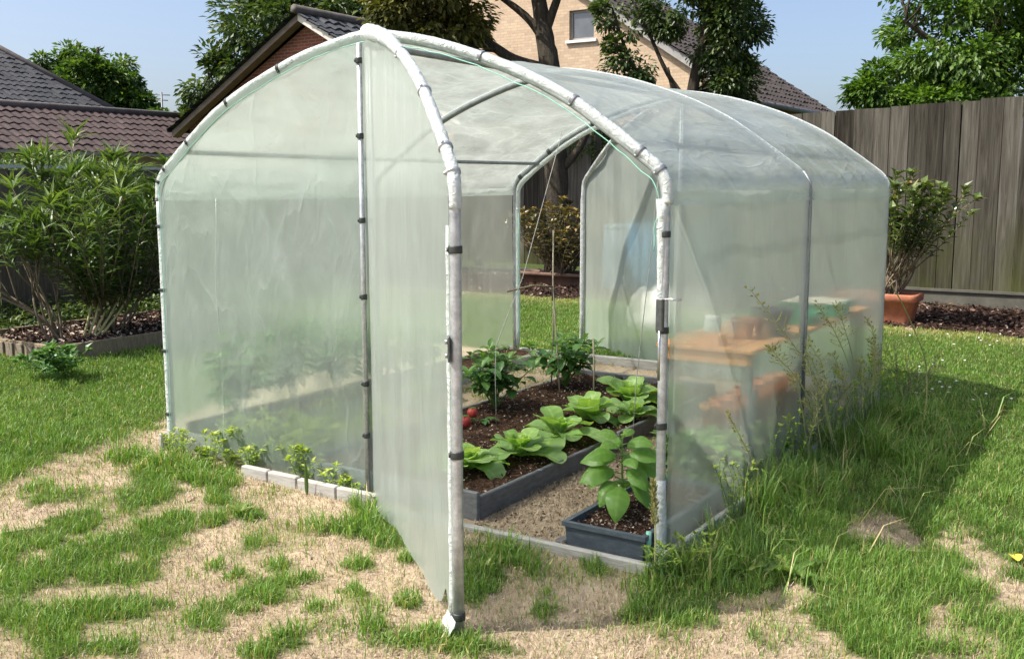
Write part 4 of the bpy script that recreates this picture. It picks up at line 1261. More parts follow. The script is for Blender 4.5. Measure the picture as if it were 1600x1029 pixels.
# white film wrapped round the front hoop, in loose gathers, and the thin green tie cord beneath it
def sleeve(name, pts, r, parent, seed, mat='sleeve_film', wob=.13, n=14):
    return MB().tube(pts, r, n, True, wob, seed).build(name, mat, parent)
fine_arch = [(x + (x - CX) / 1.545 * .012, -.004, z + .012) for x, z in FULL]
sleeve('film_sleeve', fine_arch, [.0222 + .0022 * nz3(x * 5, z * 5, 0) for x, y, z in fine_arch], gh, 1)
lp = [(-.008, -.004, gnd(0, 0) + .03 + i * (1.47 - gnd(0, 0)) / 20) for i in range(21)]
sleeve('film_sleeve', lp, [.0225 + .003 * nz3(1, 4, z * 3) for x, y, z in lp], gh, 3)
rp = [(W + .004, -.002, .02 + i * .05) for i in range(8)]
sleeve('film_sleeve', rp, [.028 - .001 * i for i in range(8)], gh, 5)
rp = [(W - .010, -.008, 1.08 + i * .05) for i in range(10)]
sleeve('film_sleeve', rp, [.014 + .0013 * i for i in range(10)], gh, 6)
for yy, k_ in ((LM, 41), (L - .004, 43)):
    bp_ = [(x + (x - CX) / 1.545 * .013, yy, z + .013) for x, z in FULL[3:-3]]
    sleeve('film_sleeve', bp_, [.0125 + .002 * nz3(x * 5, yy, z * 5) for x, y, z in bp_], gh, k_, wob=.12)
MB().tube([(W + .024, LM, .25), (W + .026, LM, .8), (W + .026, LM, 1.2), (W + .026, LM, 1.5), (W + .022, LM, 1.60), (W - .02, LM, 1.66)], .0085, 8).build('hoop_cover', 'dull_tube', gh)
cord = [(x - (x - CX) / 1.545 * .014, -.028 + .010 * nz3(x * 9, 0, z * 9), z - .026 - .022 * abs(nz3(x * 7, 1, z * 5))) for x, z in FULL[4:]]
cord += [(W - .030 - .012 * abs(nz3(1, i * .6, 2)), -.03, 1.44 - i * .03) for i in range(5)]
MB().tube(cord, .0024, 6).build('tie_cord', 'mint_cord', gh)
MB().tube([(.018 + .006 * nz3(0, i * .5, 1), -.032, .12 + i * .09) for i in range(17)], .0018, 5).build('tie_cord', 'mint_cord', gh)
MB().tube([(W - .035, -.03, .02), (W - .04, -.04, .06), (W - .03, -.04, .10), (W - .035, -.03, .15)], .012, 6).build('tie_cord', 'mint_cord', gh)

def clip_at(p, t, r, parent, ln=.034, mat='clip_plastic', name='clip'):
    p, t = Vector(p), Vector(t).normalized()
    mb = MB()
    mb.tube([p - t * ln / 2, p - t * (ln / 2 - .004), p + t * (ln / 2 - .004), p + t * ln / 2], [r * .97, r, r, r * .97], 14)
    s = t.orthogonal().normalized()
    if abs(s.y) < .5:
        s = t.cross(s)
    if s.y > 0:
        s = -s
    q = p + s * r
    mb.tube([q - t * ln * .3, q + t * ln * .3], .006, 6)
    return mb.build(name, mat, parent)
for z in (.25, .62, .97, 1.33):
    clip_at((-.008, -.004, z + .03), (0, 0, 1), .026, gh, .020)
for z in (.62, 1.02, 1.41):
    clip_at((W + .0, -.004, z - .02), (0, 0, 1), .0245, gh, .026)
for i in (6, 13, 20, 27, 33):
    a, b = fine_arch[i], fine_arch[i + 1]
    clip_at(a, Vector(b) - Vector(a), .0265, gh, .018)
nf = len(fine_arch)
for i in (58, 66, 74, 81):
    if i < nf - 1:
        a, b = fine_arch[i], fine_arch[i + 1]
        clip_at(a, Vector(b) - Vector(a), .0268, gh, .020, 'dull_tube')
for z in (.36, .62, 1.05, 1.42, 1.82, 2.17):
    clip_at((CX - .026, -.040, z), (0, 0, 1), .0165, gh, .026)
rear_arch = [(x, L, z) for x, z in FULL]
for i in (12, 22, 30):
    a, b = rear_arch[i], rear_arch[i + 1]
    clip_at(a, Vector(b) - Vector(a), .028, gh, .03)
# hem of white film gathered inside the rear hoop
hem = [(x + .03 * (1 if x < CX else -1), L - .005, z - .03) for x, z in FULL[2:44]]
sleeve('film_sleeve', [(.03, L - .004, .2 + i * .16) for i in range(8)] + hem, [.020] * 8 + [.020 + .006 * nz3(x * 6, 2, z * 6) for x, y, z in hem], gh, 8)
MB().tube([(.052, L - .03, .15 + i * .2) for i in range(7)], .004, 5).build('tie_cord', 'mint_cord', gh)
# smudged tape patches left on the front arch
# sill boards along the front and the side
def board(a, b, h, t, name, mat, parent, z0=0.0, bev=.006):
    a, b = Vector(a), Vector(b)
    d = b - a; ln = d.length
    ang = math.atan2(d.y, d.x)
    M = Matrix.Translation((a.x, a.y, a.z)) @ Matrix.Rotation(ang, 4, 'Z')
    return MB().box((0, -t / 2, z0), (ln, t / 2, h), M, bev).build(name, mat, parent)
xq = .72
for x1 in (.92, 1.13, 1.40, 1.66):
    board((xq, -.125, gnd(xq, 0)), (x1 - .006, -.125, gnd(x1, 0)), .058 + rnd.uniform(-.004, .004), .040, 'sill', 'pale_board', gh, -.05)
    xq = x1
board((1.66, -.14, gnd(1.66, 0) - .012), (3.12, -.14, gnd(3.1, 0) - .012), .034, .036, 'sill', 'pale_board', gh, -.05)
for y0, y1 in ((-.1, 1.1), (1.11, 2.3), (2.31, 3.7)):
    board((W + .055, y0, gnd(W, y0)), (W + .055, y1 - .01, gnd(W, y1)), .085, .03, 'sill', 'pale_board', gh, -.05)
for y0, y1 in ((-.05, 1.8), (1.81, 3.7)):
    board((-.055, y0, gnd(0, y0)), (-.055, y1, gnd(0, y1)), .10, .03, 'sill', 'pale_board', gh, -.05)
board((0, L + .08, gnd(0, L)), (W, L + .08, gnd(W, L)), .06, .05, 'sill', 'pale_board', gh, -.05)
# latch on the right front post
lt = MB().box((W - .008, -.062, 1.00), (W + .022, -.036, 1.135), None, .004).build('latch', 'plate_steel', gh)
mb = MB()
mb.tube([(W - .0, -.055, 1.132), (W + .10, -.055, 1.135)], .0045, 8)
mb.tube([(W + .008, -.056, 1.02), (W + .008, -.056, .80)], .006, 8)
mb.build('bolt', 'bolt_steel', lt)

# --------------------------------------------------- the two doors
def make_door(hx, hy, ax, ay, mat, sleeve_mat, tube_mat, front=True):
    """half-arch leaf hinged at (hx,hy); (ax,ay) points from hinge to free edge"""
    D = Vector((ax, ay, 0)).normalized()
    Nn = Vector((-D.y, D.x, 0))
    if front:
        Nn = -Nn if Nn.dot(Vector((1, -1, 0))) < 0 else Nn
    LN = 1.545
    org = Vector((hx, hy, 0)) + D * .02 + (Vector((.012, -.012, 0)) if front else Vector((0, 0, 0)))
    P = lambda s, z, o=0.0: tuple(org + D * s + Nn * o + Vector((0, 0, z)))
    bz = .0 if front else .02
    frame_pts = [P(LN, bz + .0), P(LN, .4), P(LN, .8), P(LN, 1.2)] + [P(a / 1.545 * LN, b) for a, b in HALF]
    fr = MB().tube(frame_pts, .0205, 14).build('door', tube_mat, gh)
    MB().tube([P(.012, .06), P(.012, 1.2), P(.012, 2.26)], .011, 8).build('hinge_stile', tube_mat, fr)
    def fn(u, v):
        s = u * LN
        z1 = arch_z(s) + .006
        z0 = .03 + .045 * math.sin(PI * u) - (.03 * u)
        z0 += (.10 * math.exp(-((u - .91) / .035) ** 2) if front else 0)
        q = P(s, z0 + v * (z1 - z0), 0.023 if front else -.02)
        return q
    film_grid('film', fn, tuple(Nn), 80, 90, mat, fr, amp=.030 if front else .03, sc_=(2.6, 2.6, .6), fine=.0075, k=13, pin=lambda u, v: min(1, 7 * (1 - u) + .12) * min(1, 9 * u + .25))
    if front:
        arcp = [P(a / 1.545 * LN + a * .004, b + .006) for a, b in HALF]
        sleeve('film_sleeve', arcp, [.0225 + .0022 * nz3(p[0] * 5, p[1] * 5, p[2] * 5) + (.022 * max(0, (i - 30) / 15) if i > 30 else 0) for i, p in enumerate(arcp)], fr, 21)
        # pale film wrapped along the inner side of the upright
        sl_p = [P(LN - .022, .05 + i * .1, .012) for i in range(15)]
        sleeve('film_sleeve', sl_p, [.014 + .003 * (i % 2) for i in range(15)], fr, 22)
        for z in (.065, .655, 1.37):
            clip_at(P(LN, z), (0, 0, 1), .0250, fr, .026)
        for i in (8, 16, 24, 31, 38):
            a, b = arcp[i], arcp[i + 1]
            clip_at(a, Vector(b) - Vector(a), .0275, fr, .014, 'galvanised')
        # steel plate with two bolts
        c = Vector(P(LN + .0, 1.03))
        M = Matrix.Translation(c) @ Matrix.Rotation(math.atan2(D.y, D.x), 4, 'Z')
        cdir = (Vector((CAM.x, CAM.y, 0)) - Vector((c.x, c.y, 0))).normalized()
        M = Matrix.Translation(c) @ Matrix.Rotation(math.radians(-52), 4, 'Z')
        pl = MB().box((-.026, -.030, -.045), (.026, -.0225, .045), M, .003).build('latch_plate', 'plate_steel', fr)
        for z in (-.024, .024):
            MB().tube([M @ Vector((0, -.029, z)), M @ Vector((0, -.038, z))], .009, 6).build('bolt', 'bolt_steel', fr)
        # crumpled film end at the foot
        mb = MB()
        mb.grid(lambda u, v: P(LN - .06 + .12 * u + .01 * math.sin(9 * v), -.012 + .085 * v + .03 * u * (1 - v) * math.sin(5 * u), .028 + .03 * (1 - v) * (1 + .5 * math.sin(8 * u))), 8, 6)
        mb.build('film_end', 'sleeve_film', fr)
        # mended patch of clearer film
        def patch(u, v):
            s = LN * (.44 + .15 * u); z = 1.42 + .16 * v
            return Vector(fn(s / LN, (z - .06) / (arch_z(s) - .06))) + Nn * .026
    else:
        e = [P(LN + .01, .05 + i * .1) for i in range(15)] + [P(a / 1.545 * LN, b) for a, b in HALF[:40]]
        sleeve('film_sleeve', e, .020, fr, 31)
    return fr
A1 = math.radians(39.07)
make_door(CX, -.0, math.cos(A1), -math.sin(A1), 'door_film', 'sleeve_film', 'galvanised', True)
dv = Vector((.33 - CX, 4.43 - L, 0))
make_door(CX, L, dv.x, dv.y, 'rear_film', 'sleeve_film', 'galvanised', False)

# ------------------------------------------------------------------ big-leaf builder
class LB:
    """collects curved blade leaves, with a paler midrib tint"""
    def __init__(s):
        s.V, s.F, s.T, s.n = [], [], [], 0
    def leaf(s, p, az, el, ln, wd, curl=1.0, cup=.25, ruf=0.0, frq=4, pw=.8, tw=0.0, spat=False, face=None, tint=.5, nu=8, nv=6, rib=.25, vein=.0, stalk=0.0):
        p = np.array(p, float)
        t = np.linspace(0, 1, nu + 1)
        ang = el - curl * t
        step = ln / nu
        r = np.concatenate([[0], np.cumsum(np.cos(ang[:-1]) * step)])
        z = np.concatenate([[0], np.cumsum(np.sin(ang[:-1]) * step)])
        wf = np.sin(PI * np.clip(t, 0.02, .985) ** pw) ** .75
        if spat:
            wf = np.clip(t + .10, 0, 1) ** .62 * np.sqrt(np.clip(1 - t ** 5 * .93, 0, 1))
        if stalk > 0:
            wf = np.where(t < stalk, .07, np.sin(PI * np.clip((t - stalk) / (1 - stalk), .03, .985) ** pw) ** .75)
        sv = np.linspace(-1, 1, nv + 1)
        ph = rnd.uniform(0, 6.28)
        d = np.array([math.cos(az), math.sin(az), 0]); sd = np.array([-math.sin(az), math.cos(az), 0])
        V = np.empty((nu + 1, nv + 1, 3))
        T = np.empty((nu + 1, nv + 1))
        for j, q in enumerate(sv):
            hw = wf * wd / 2
            lat = q * hw * (1 - .15 * cup)
            lift = cup * hw * q * q + ruf * hw * abs(q) ** 1.5 * np.sin(frq * t * 2 * PI + ph + (2.1 if q > 0 else 0)) + vein * wd * np.cos(t * 2 * PI * 5 - abs(q) * 3) * (1 - abs(q)) * abs(q)
            nx, nz_ = -np.sin(ang), np.cos(ang)
            V[:, j] = p + np.outer(r + nx * lift, d) + np.outer(lat + tw * lift, sd)
            V[:, j, 2] += z + nz_ * lift
            if face is not None:
                V[:, j, 2] -= lat * face * math.cos(az + PI / 2 - cam_az)
            T[:, j] = tint + (1.6 * vein * np.cos(t * 2 * PI * 5 - abs(q) * 3) * (1 - abs(q) * .6)) + rib * (1 if abs(q) < .12 else 0) + .05 * q * q
        idx = np.arange((nu + 1) * (nv + 1)).reshape(nu + 1, nv + 1) + s.n
        s.V.append(V.reshape(-1, 3)); s.T.append(T.ravel())
        s.F.append(np.stack([idx[:-1, :-1], idx[1:, :-1], idx[1:, 1:], idx[:-1, 1:]], -1).reshape(-1, 4))
        s.n += (nu + 1) * (nv + 1)
    def build(s, name, mat, parent=None):
        return npmesh(name, np.concatenate(s.V), [np.concatenate(s.F)], mat, parent, tint=np.clip(np.concatenate(s.T), 0, 1), smooth=True)

def soil_sheet(name, x0, x1, y0, y1, z, parent, mat='soil', amp=.03, dens=42, seed=1):
    nx, ny = max(8, int((x1 - x0) * dens)), max(8, int((y1 - y0) * dens))
    xs_, ys_ = np.linspace(x0, x1, nx), np.linspace(y0, y1, ny)
    X_, Y_ = np.meshgrid(xs_, ys_, indexing='ij')
    Z_ = z + gz(X_, Y_) + (fbm(X_, Y_, 9, seed) - .5) * amp + (fbm(X_, Y_, 26, seed + 3) - .5) * amp * .7
    i_ = np.arange(nx * ny).reshape(nx, ny)
    return npmesh(name, np.stack([X_, Y_, Z_], -1).reshape(-1, 3), [np.stack([i_[:-1, :-1], i_[1:, :-1], i_[1:, 1:], i_[:-1, 1:]], -1).reshape(-1, 4)], mat, parent)

def soil_chips(parent, x0, x1, y0, y1, z, n, size, top=.5):
    x = rng.uniform(x0, x1, n); y = rng.uniform(y0, y1, n)
    zz = z + gz(x, y) + .004 + rng.random(n) * .012
    D = rdir(n); D[:, 2] *= .4
    U = rdir(n); U[:, 2] = np.abs(U[:, 2]) + 1
    s = size * (.4 + rng.random(n))
    V, F = quads_leaves(np.stack([x, y, zz], -1), D, U, s, s * .6, .15)
    o = npmesh('crumbs', V, [F], 'bark_chip', parent, tint=np.repeat(np.clip(rng.random(n) ** 2.0 * top * 2, 0, 1), 4), smooth=False)
    o['kind'] = 'stuff'
    return o

# ------------------------------------------------------------------ raised bed with the lettuces
bx0, bx1, by0, by1 = 1.02, 2.15, .02, 2.95
bed = thing('raised_bed', 'long raised bed with grey composite edging and dark soil inside the greenhouse', 'raised bed', ((bx0 + bx1) / 2, by0, .05))
g0 = lambda x, y: gnd(x, y)
for a, b in (((bx1, by0), (bx1, 1.45)), ((bx1, 1.455), (bx1, by1)), ((bx0, by0), (bx0, by1)), ((bx0 - .013, by0 - .014), (bx1 + .013, by0 - .014)), ((bx0, by1), (bx1, by1))):
    board((a[0], a[1], g0(*a)), (b[0], b[1], g0(*b)), .115, .026, 'edging', 'grey_composite', bed, -.03, .005)
soil_sheet('soil', bx0 + .01, bx1 - .01, by0 + .01, by1 - .01, .085, bed)
soil_chips(bed, bx0 + .02, bx1 - .02, by0 + .02, by1 - .02, .085, 9000, .016, .62)

def lettuce(x, y, s, label, dark):
    lb = LB()
    z = gnd(x, y) + .088
    n = rnd.randint(10, 14)
    for i in range(n):
        k = i / n
        az = i * 2.399 + rnd.uniform(-.3, .3)
        el = math.radians(30 + 48 * k + rnd.uniform(-14, 14))
        ln = s * (.26 - .12 * k) * rnd.uniform(.8, 1.15)
        lb.leaf((x + .015 * math.cos(az) * (1 - k), y + .015 * math.sin(az) * (1 - k), z + .01 + .03 * k), az, el, ln, ln * rnd.uniform(.85, 1.05), curl=rnd.uniform(.9, 1.75) * (1 - .35 * k), cup=rnd.uniform(.1, .35), ruf=rnd.uniform(.05, .11), frq=rnd.uniform(1.6, 2.8), pw=1.25, spat=True, tint=.16 + .48 * k * (1 - dark) + rnd.uniform(-.06, .10) + .10 * (1 - dark), nu=18, nv=12, rib=.26, vein=.045)
    for i in range(9):
        az = rnd.uniform(0, 6.28)
        lb.leaf((x + rnd.uniform(-.02, .02), y + rnd.uniform(-.02, .02), z + .03), az, math.radians(rnd.uniform(60, 88)), s * rnd.uniform(.08, .12), s * .08, spat=True, curl=rnd.uniform(.2, .9), cup=.5, ruf=.4, frq=4, pw=1.1, tint=.62 + rnd.uniform(-.08, .15) - .15 * dark, nu=8, nv=6, rib=.12)
    o = lb.build('lettuce', 'lettuce_leaf')
    return tag(o, label, 'lettuce', 'lettuces in the raised bed')
lettuce(1.83, .40, .78, 'pale yellow green lettuce nearest the door in the raised bed', .0)
lettuce(1.92, .74, 1.0, 'broad open lettuce second from the door beside the grey edging', .25)
lettuce(1.91, 1.16, 1.12, 'largest lettuce with wide drooping leaves in the middle of the row', .45)
lettuce(1.84, 1.66, 1.05, 'lettuce behind the largest one, fourth from the door', .4)
lettuce(1.86, 2.20, 1.15, 'lettuce fifth along the row near the right front post', .45)
lettuce(2.06, 1.86, .7, 'small lettuce at the edging partly behind the right front post', .5)

# ------------------------------------------------------------------ bushy plants
def bush(name, label, cat, base, nst, hgt, spread, ll, lw, per, mat, stem_mat='green_stem', group=None, start=.3, rad=.01, dro=.25, tip=5, curl=.3, split=0, tint=(.0, 1.0), up=.35, narrow=False, lean=(0, 0), rb=.06, mf=(.40, .60)):
    t = thing(name, label, cat, base, group)
    mb = MB()
    P, D, T = [], [], []
    b = Vector(base)
    tips = []
    def stem(a, e, r0, r1):
        j = Vector((rnd.uniform(-1, 1), rnd.uniform(-1, 1), rnd.uniform(0, .6))) * (e - a).length * .12
        pts = [a + (e - a) * (i / 8) + j * math.sin(PI * i / 8) for i in range(9)]
        mb.tube(pts, [r0 + (r1 - r0) * i / 8 for i in range(9)], 6)
        return pts
    segs = []
    for i in range(nst):
        az = i * 2.399 + rnd.uniform(-.5, .5)
        q = spread * (rnd.random() ** .6)
        h = hgt * rnd.uniform(.75, 1.0) * (1 - .25 * (q / max(spread, 1e-6)) ** 2)
        st = b + Vector((rnd.uniform(-1, 1) * rb, rnd.uniform(-1, 1) * rb, 0))
        e = b + Vector((math.cos(az) * q + lean[0], math.sin(az) * q + lean[1], h))
        if split:
            m = st + (e - st) * rnd.uniform(*mf) + Vector((0, 0, -.05 * h))
            stem(st, m, rad, rad * .7)
            for k in range(split):
                e2 = e + Vector((rnd.uniform(-1, 1), rnd.uniform(-1, 1), rnd.uniform(-.7, .35))) * spread * .42
                segs.append(stem(m, e2, rad * .65, rad * .3))
        else:
            segs.append(stem(st, e, rad, rad * .35))
    for pts in segs:
        tot = len(pts) - 1
        tv = (pts[-1] - pts[-3]).normalized()
        tb = rnd.uniform(-.18, .18)
        for k in range(per):
            f = start + (1 - start) * (k + rnd.random()) / per
            i = min(int(f * tot), tot - 1)
            p = pts[i] + (pts[i + 1] - pts[i]) * (f * tot - i)
            az = k * 2.399 + rnd.uniform(-.4, .4)
            o = Vector((math.cos(az), math.sin(az), 0))
            d = o * 1.0 + tv * (up + .6 * f) + Vector((0, 0, rnd.uniform(-.25, .2)))
            P.append(p); D.append(d); T.append(rnd.uniform(*tint) * .7 + .3 * f * (tint[1]) * rnd.random() + tb)
        for k in range(tip):
            az = k * 2.399 + rnd.uniform(-.3, .3)
            P.append(pts[-1]); D.append(Vector((math.cos(az), math.sin(az), 0)) * rnd.uniform(.5, 1.1) + tv * rnd.uniform(.5, 1.2)); T.append(rnd.uniform(*tint) * .6 + .4 * tint[1] + tb)
    P, D, T = np.array(P), np.array([tuple(d) for d in D]), np.array(T)
    n = len(P)
    V, F = leaves(P, D, np.tile([0, 0, 1.], (n, 1)) + rdir(n) * .25, ll * (.6 + .7 * rng.random(n)), lw * (.7 + .5 * rng.random(n)), .22, dro)
    mb.build('stems', stem_mat, t)
    npmesh('foliage', V, [F], mat, t, tint=np.repeat(np.clip(T, 0, 1), 5), smooth=False)
    return t

def pepper(name, label, x, y, h, sp, z, nst=9, group='leafy plants in the raised bed', ll=.10, per=8):
    t = thing(name, label, 'vegetable plant', (x, y, gnd(x, y) + z), group)
    lb, mb = LB(), MB()
    b = Vector((x, y, gnd(x, y) + z))
    for i in range(nst):
        az = i * 2.399 + rnd.uniform(-.3, .3)
        q = sp * rnd.random() ** .6
        e = b + Vector((math.cos(az) * q, math.sin(az) * q, h * rnd.uniform(.7, 1) * (1 - .3 * (q / sp) ** 2)))
        m = b + (e - b) * .5 + Vector((0, 0, .06 * h))
        pts = catmull([b, m, e], 4)
        mb.tube(pts, [.006 - .004 * k / (len(pts) - 1) for k in range(len(pts))], 6)
        for k in range(per):
            f = .35 + .65 * (k + .5) / per
            p = pts[min(int(f * (len(pts) - 1)), len(pts) - 1)]
            a2 = k * 2.399 + i
            l = ll * rnd.uniform(.6, 1.15)
            lb.leaf(tuple(p), a2, math.radians(rnd.uniform(-5, 40)), l * 1.25, l * .62, curl=rnd.uniform(.5, 1.4), cup=rnd.uniform(.1, .4), ruf=.08, frq=2, pw=.85, tint=rnd.uniform(.1, .75), nu=6, nv=4, rib=.12, stalk=.2)
        for k in range(4):
            l = ll * rnd.uniform(.4, .7)
            lb.leaf(tuple(e), rnd.uniform(0, 6.28), math.radians(rnd.uniform(20, 65)), l * 1.2, l * .6, curl=.8, cup=.3, tint=rnd.uniform(.6, 1.0), nu=5, nv=4, rib=.1, stalk=.15)
    mb.build('stems', 'green_stem', t)
    lb.build('foliage', 'pepper_leaf', t)
    return t
pepper('pepper_plant', 'bushy dark green plant at the left back of the raised bed beside the door upright', 1.17, 1.62, .40, .27, .085, 16, ll=.115, per=9)
pepper('pepper_plant', 'bushy green plant at the rear of the raised bed before the lawn opening', 1.22, 2.45, .42, .29, .085, 16, ll=.115, per=9)

# tall leafy crop along the left wall, seen through the front film
for k, (x, y, h, lab) in enumerate([(.16, .36, .60, 'nearest leafy plant behind the front film in the left wall border'), (.17, .80, .68, 'second leafy plant along the left wall border'), (.16, 1.22, .66, 'third leafy plant along the left wall border, behind the film'), (.18, 1.66, .50, 'fourth leafy plant along the left wall border'), (.17, 2.10, .36, 'last and lowest leafy plant in the left wall border')]):
    pepper('border_plant', lab, x, y, h, .17, .10, 10, 'leafy plants in the left wall border', .13, 9)
lbd = thing('border_bed', 'narrow timber edged border bed along the left greenhouse wall', 'border bed', (.15, .1, .07))
board((.31, .06, g0(.3, 0)), (.31, 3.55, g0(.3, 3.5)), .115, .035, 'edging', 'pale_board', lbd, -.03)
board((.015, .10, g0(0, .1)), (.015, 3.55, g0(0, 3.5)), .15, .028, 'wall_plank', 'bed_timber', lbd, -.03)
board((.03, .06, g0(.1, 0)), (.29, .06, g0(.3, 0)), .105, .03, 'end_board', 'pale_board', lbd, -.03)
soil_sheet('soil', .032, .292, .08, 3.55, .085, lbd, seed=7)

# weeds on the strip between border and bed, and along the front sill
def weed(label, x, y, h, n=7, z=0.0, mat='weed_leaf', group='yellow green weeds along the front sill', ll=.035):
    return bush('weed', label, 'weed', (x, y, gnd(x, y) + z - .01), n, h, h * .45, ll, ll * .5, 9, mat, 'green_stem', group, .15, .0028, .2, 4, tint=(.1, 1.0), rb=.03)
spots = [(.14, -.09), (.33, -.07), (.44, -.12), (.53, -.06), (1.38, -.055), (1.47, -.06), (.22, -.12), (.06, -.10), (1.30, -.06), (.70, -.055), (1.12, -.055)]
spots2 = [(.48, .18), (.62, .42), (.80, .22), (.55, .75), (.86, .60), (.74, .95), (.46, 1.15), (.92, .12), (.62, 1.5), (.85, 1.3), (.42, .10), (.55, .28), (.70, .15), (.88, .36), (.66, .62), (.94, .8), (.45, .5), (.80, .06), (.38, .05), (.50, .08), (.60, .05), (.68, .09), (.95, .06), (1.04, -.01), (.75, .28), (.58, .36), (.90, .22)]
for i, (x, y) in enumerate(spots):
    weed('low yellow green weed growing between the front film and the pale sill', x, y, rnd.uniform(.08, .22), rnd.choice([4, 6, 9]), ll=rnd.uniform(.022, .04))
for x, y in spots2:
    weed('straggling yellow green weed on the strip behind the front film', x, y, rnd.uniform(.16, .30), 9, 0, group='weeds behind the front film', ll=.045)

# leafy growth inside the right wall, under and before the bench
for (x, y, h, lab) in ((2.90, .98, .40, 'leafy plant before the near end of the potting bench'), (2.72, 1.06, .30, 'lower leafy plant beside the near bench leg'), (2.98, 1.55, .26, 'small leafy plant under the bench against the right wall')):
    pepper('undergrowth_plant', lab, x, y, h, .16, .0, 11, 'leafy plants by the potting bench', .10, 8)
for (x, y) in ((2.99, .90), (3.0, 1.15), (2.95, 1.40), (3.0, 1.85), (2.99, 2.2), (3.0, 2.6)):
    weed('yellow green weed inside the right wall film below the bench', x, y, rnd.uniform(.18, .30), 10, 0, group='weeds inside the right wall', ll=.05)

# red fruit by the door upright
def fruit(x, y, z, r, label):
    t = thing('tomato', label, 'tomato', (x, y, z))
    mb = MB()
    mb.lathe([(r * .05, r * 1.78), (r * .35, r * 1.86), (r * .75, r * 1.62), (r, r * 1.0), (r * .8, r * .4), (r * .4, r * .08), (r * .02, 0)][::-1], (x, y, z), 16)
    mb.build('fruit', 'red_skin', t)
    lb = LB()
    for i in range(5):
        lb.leaf((x, y, z + r * 1.8), i * 1.256, .4, r * .9, r * .35, curl=1.2, nu=4, nv=2, tint=.3)
    lb.build('calyx', 'pepper_leaf', t)
fruit(1.30, 1.10, gnd(1.3, 1.1) + .085, .040, 'red tomato lying on the soil beside the door upright')
fruit(1.30, 1.18, gnd(1.3, 1.2) + .13, .034, 'upper red tomato resting above the one on the soil')
lb = LB()
for i in range(6):
    lb.leaf((1.30 + rnd.uniform(-.04, .04), 1.25 + rnd.uniform(-.03, .03), gnd(1.3, 1.2) + .10), rnd.uniform(0, 6.28), .5, .09, .05, curl=1.2, tint=.3)
tag(lb.build('seedling', 'pepper_leaf'), 'tiny seedling with dark leaves beside the red tomatoes', 'seedling')

# wood chips and litter on the inner path
n = 1100
x = rng.uniform(2.17, 2.64, n); y = rng.uniform(-.09, 3.4, n)
chips('path_litter', x, y, surf(x, y) + .004 + .008 * rng.random(n), .020, 'straw_blade', 'pale wood chips and dry litter on the path between bed and tray', 'wood chips')
n = 1500
x = rng.uniform(2.17, 2.64, n); y = rng.uniform(-.09, 3.4, n)
chips('path_crumbs', x, y, surf(x, y) + .004 + .008 * rng.random(n), .018, 'bark_chip', 'dark soil crumbs spilled over the path inside the greenhouse', 'soil crumbs')

# strings and canes
def string(label, pts, r, mat, name='support_string', cat='string'):
    return tag(MB().tube(pts, r, 6).build(name, mat), label, cat)
string('white string running up from the front lettuces to the roof', [(1.42, 1.26, .15), (1.40, 1.28, .45), (1.38, 1.32, .62), (1.30, 1.75, 1.0), (1.12, 2.55, 1.95)], .0028, 'string')
string('white string rising beside the right front post', [(2.29, 1.36, .13), (2.30, 1.38, .5), (2.32, 1.5, 1.2), (2.3, 1.7, 2.03)], .0028, 'string')
tag(MB().tube([(1.57, 2.22, .12), (1.575, 2.22, .35), (1.57, 2.21, .56)], .006, 7).build('stub_cane', 'cane'), 'short thin cane standing alone in the soil before the rear door film', 'cane')
cn = thing('cane_support', 'tied pair of thin canes with a knot standing before the lawn opening', 'cane', (1.29, 2.3, .17))
MB().tube([(1.30, 2.23, .14), (1.25, 2.27, .5), (1.20, 2.30, .90), (1.19, 2.32, 1.28)], .0055, 7).build('cane', 'cane', cn)
MB().tube([(1.10, 2.45, .14), (1.17, 2.36, .6), (1.205, 2.305, .86)], .0055, 7).build('cane', 'cane', cn)
MB().tube([(1.203, 2.302, .79), (1.203, 2.302, .83), (1.203, 2.302, .87)], [.009, .014, .009], 8).build('knot', 'clip_plastic', cn)
MB().tube([(1.20, 2.29, .89), (1.10, 2.2, .90), (.95, 2.1, .86)], .007, 6).build('side_twig', 'twig', cn)

# ------------------------------------------------------------------ planter tray with the basil
tx0, tx1, ty0, ty1 = 2.67, 3.055, -.075, .80
tz = gnd(2.85, .2) - .005
tr = thing('planter_tray', 'dark blue grey rectangular planter tray standing at the right front post', 'planter', (2.86, .3, tz))
mb = MB()
ot, it, hh = .0, .020, .135
def ring(x0, x1, y0, y1, z): return [(x0, y0, z), (x1, y0, z), (x1, y1, z), (x0, y1, z)]
rings = [ring(tx0 + .012, tx1 - .012, ty0 + .012, ty1 - .012, tz), ring(tx0 + .004, tx1 - .004, ty0 + .004, ty1 - .004, tz + hh - .022), ring(tx0 - .008, tx1 + .008, ty0 - .008, ty1 + .008, tz + hh - .020), ring(tx0 - .008, tx1 + .008, ty0 - .008, ty1 + .008, tz + hh), ring(tx0 + .016, tx1 - .016, ty0 + .016, ty1 - .016, tz + hh), ring(tx0 + .022, tx1 - .022, ty0 + .022, ty1 - .022, tz + .02)]
vs = [p for r_ in rings for p in r_]
fs = []
for i in range(len(rings) - 1):
    for k in range(4):
        fs.append((i * 4 + k, i * 4 + (k + 1) % 4, (i + 1) * 4 + (k + 1) % 4, (i + 1) * 4 + k))
fs.append((20, 21, 22, 23))
mb.add(vs, fs); mb.build('shell', 'tray_plastic', tr)
soil_sheet('soil', tx0 + .02, tx1 - .02, ty0 + .02, ty1 - .02, hh - .035, tr, amp=.022, dens=70, seed=12)
soil_chips(tr, tx0 + .03, tx1 - .03, ty0 + .03, ty1 - .03, hh - .036, 2600, .016, .7)
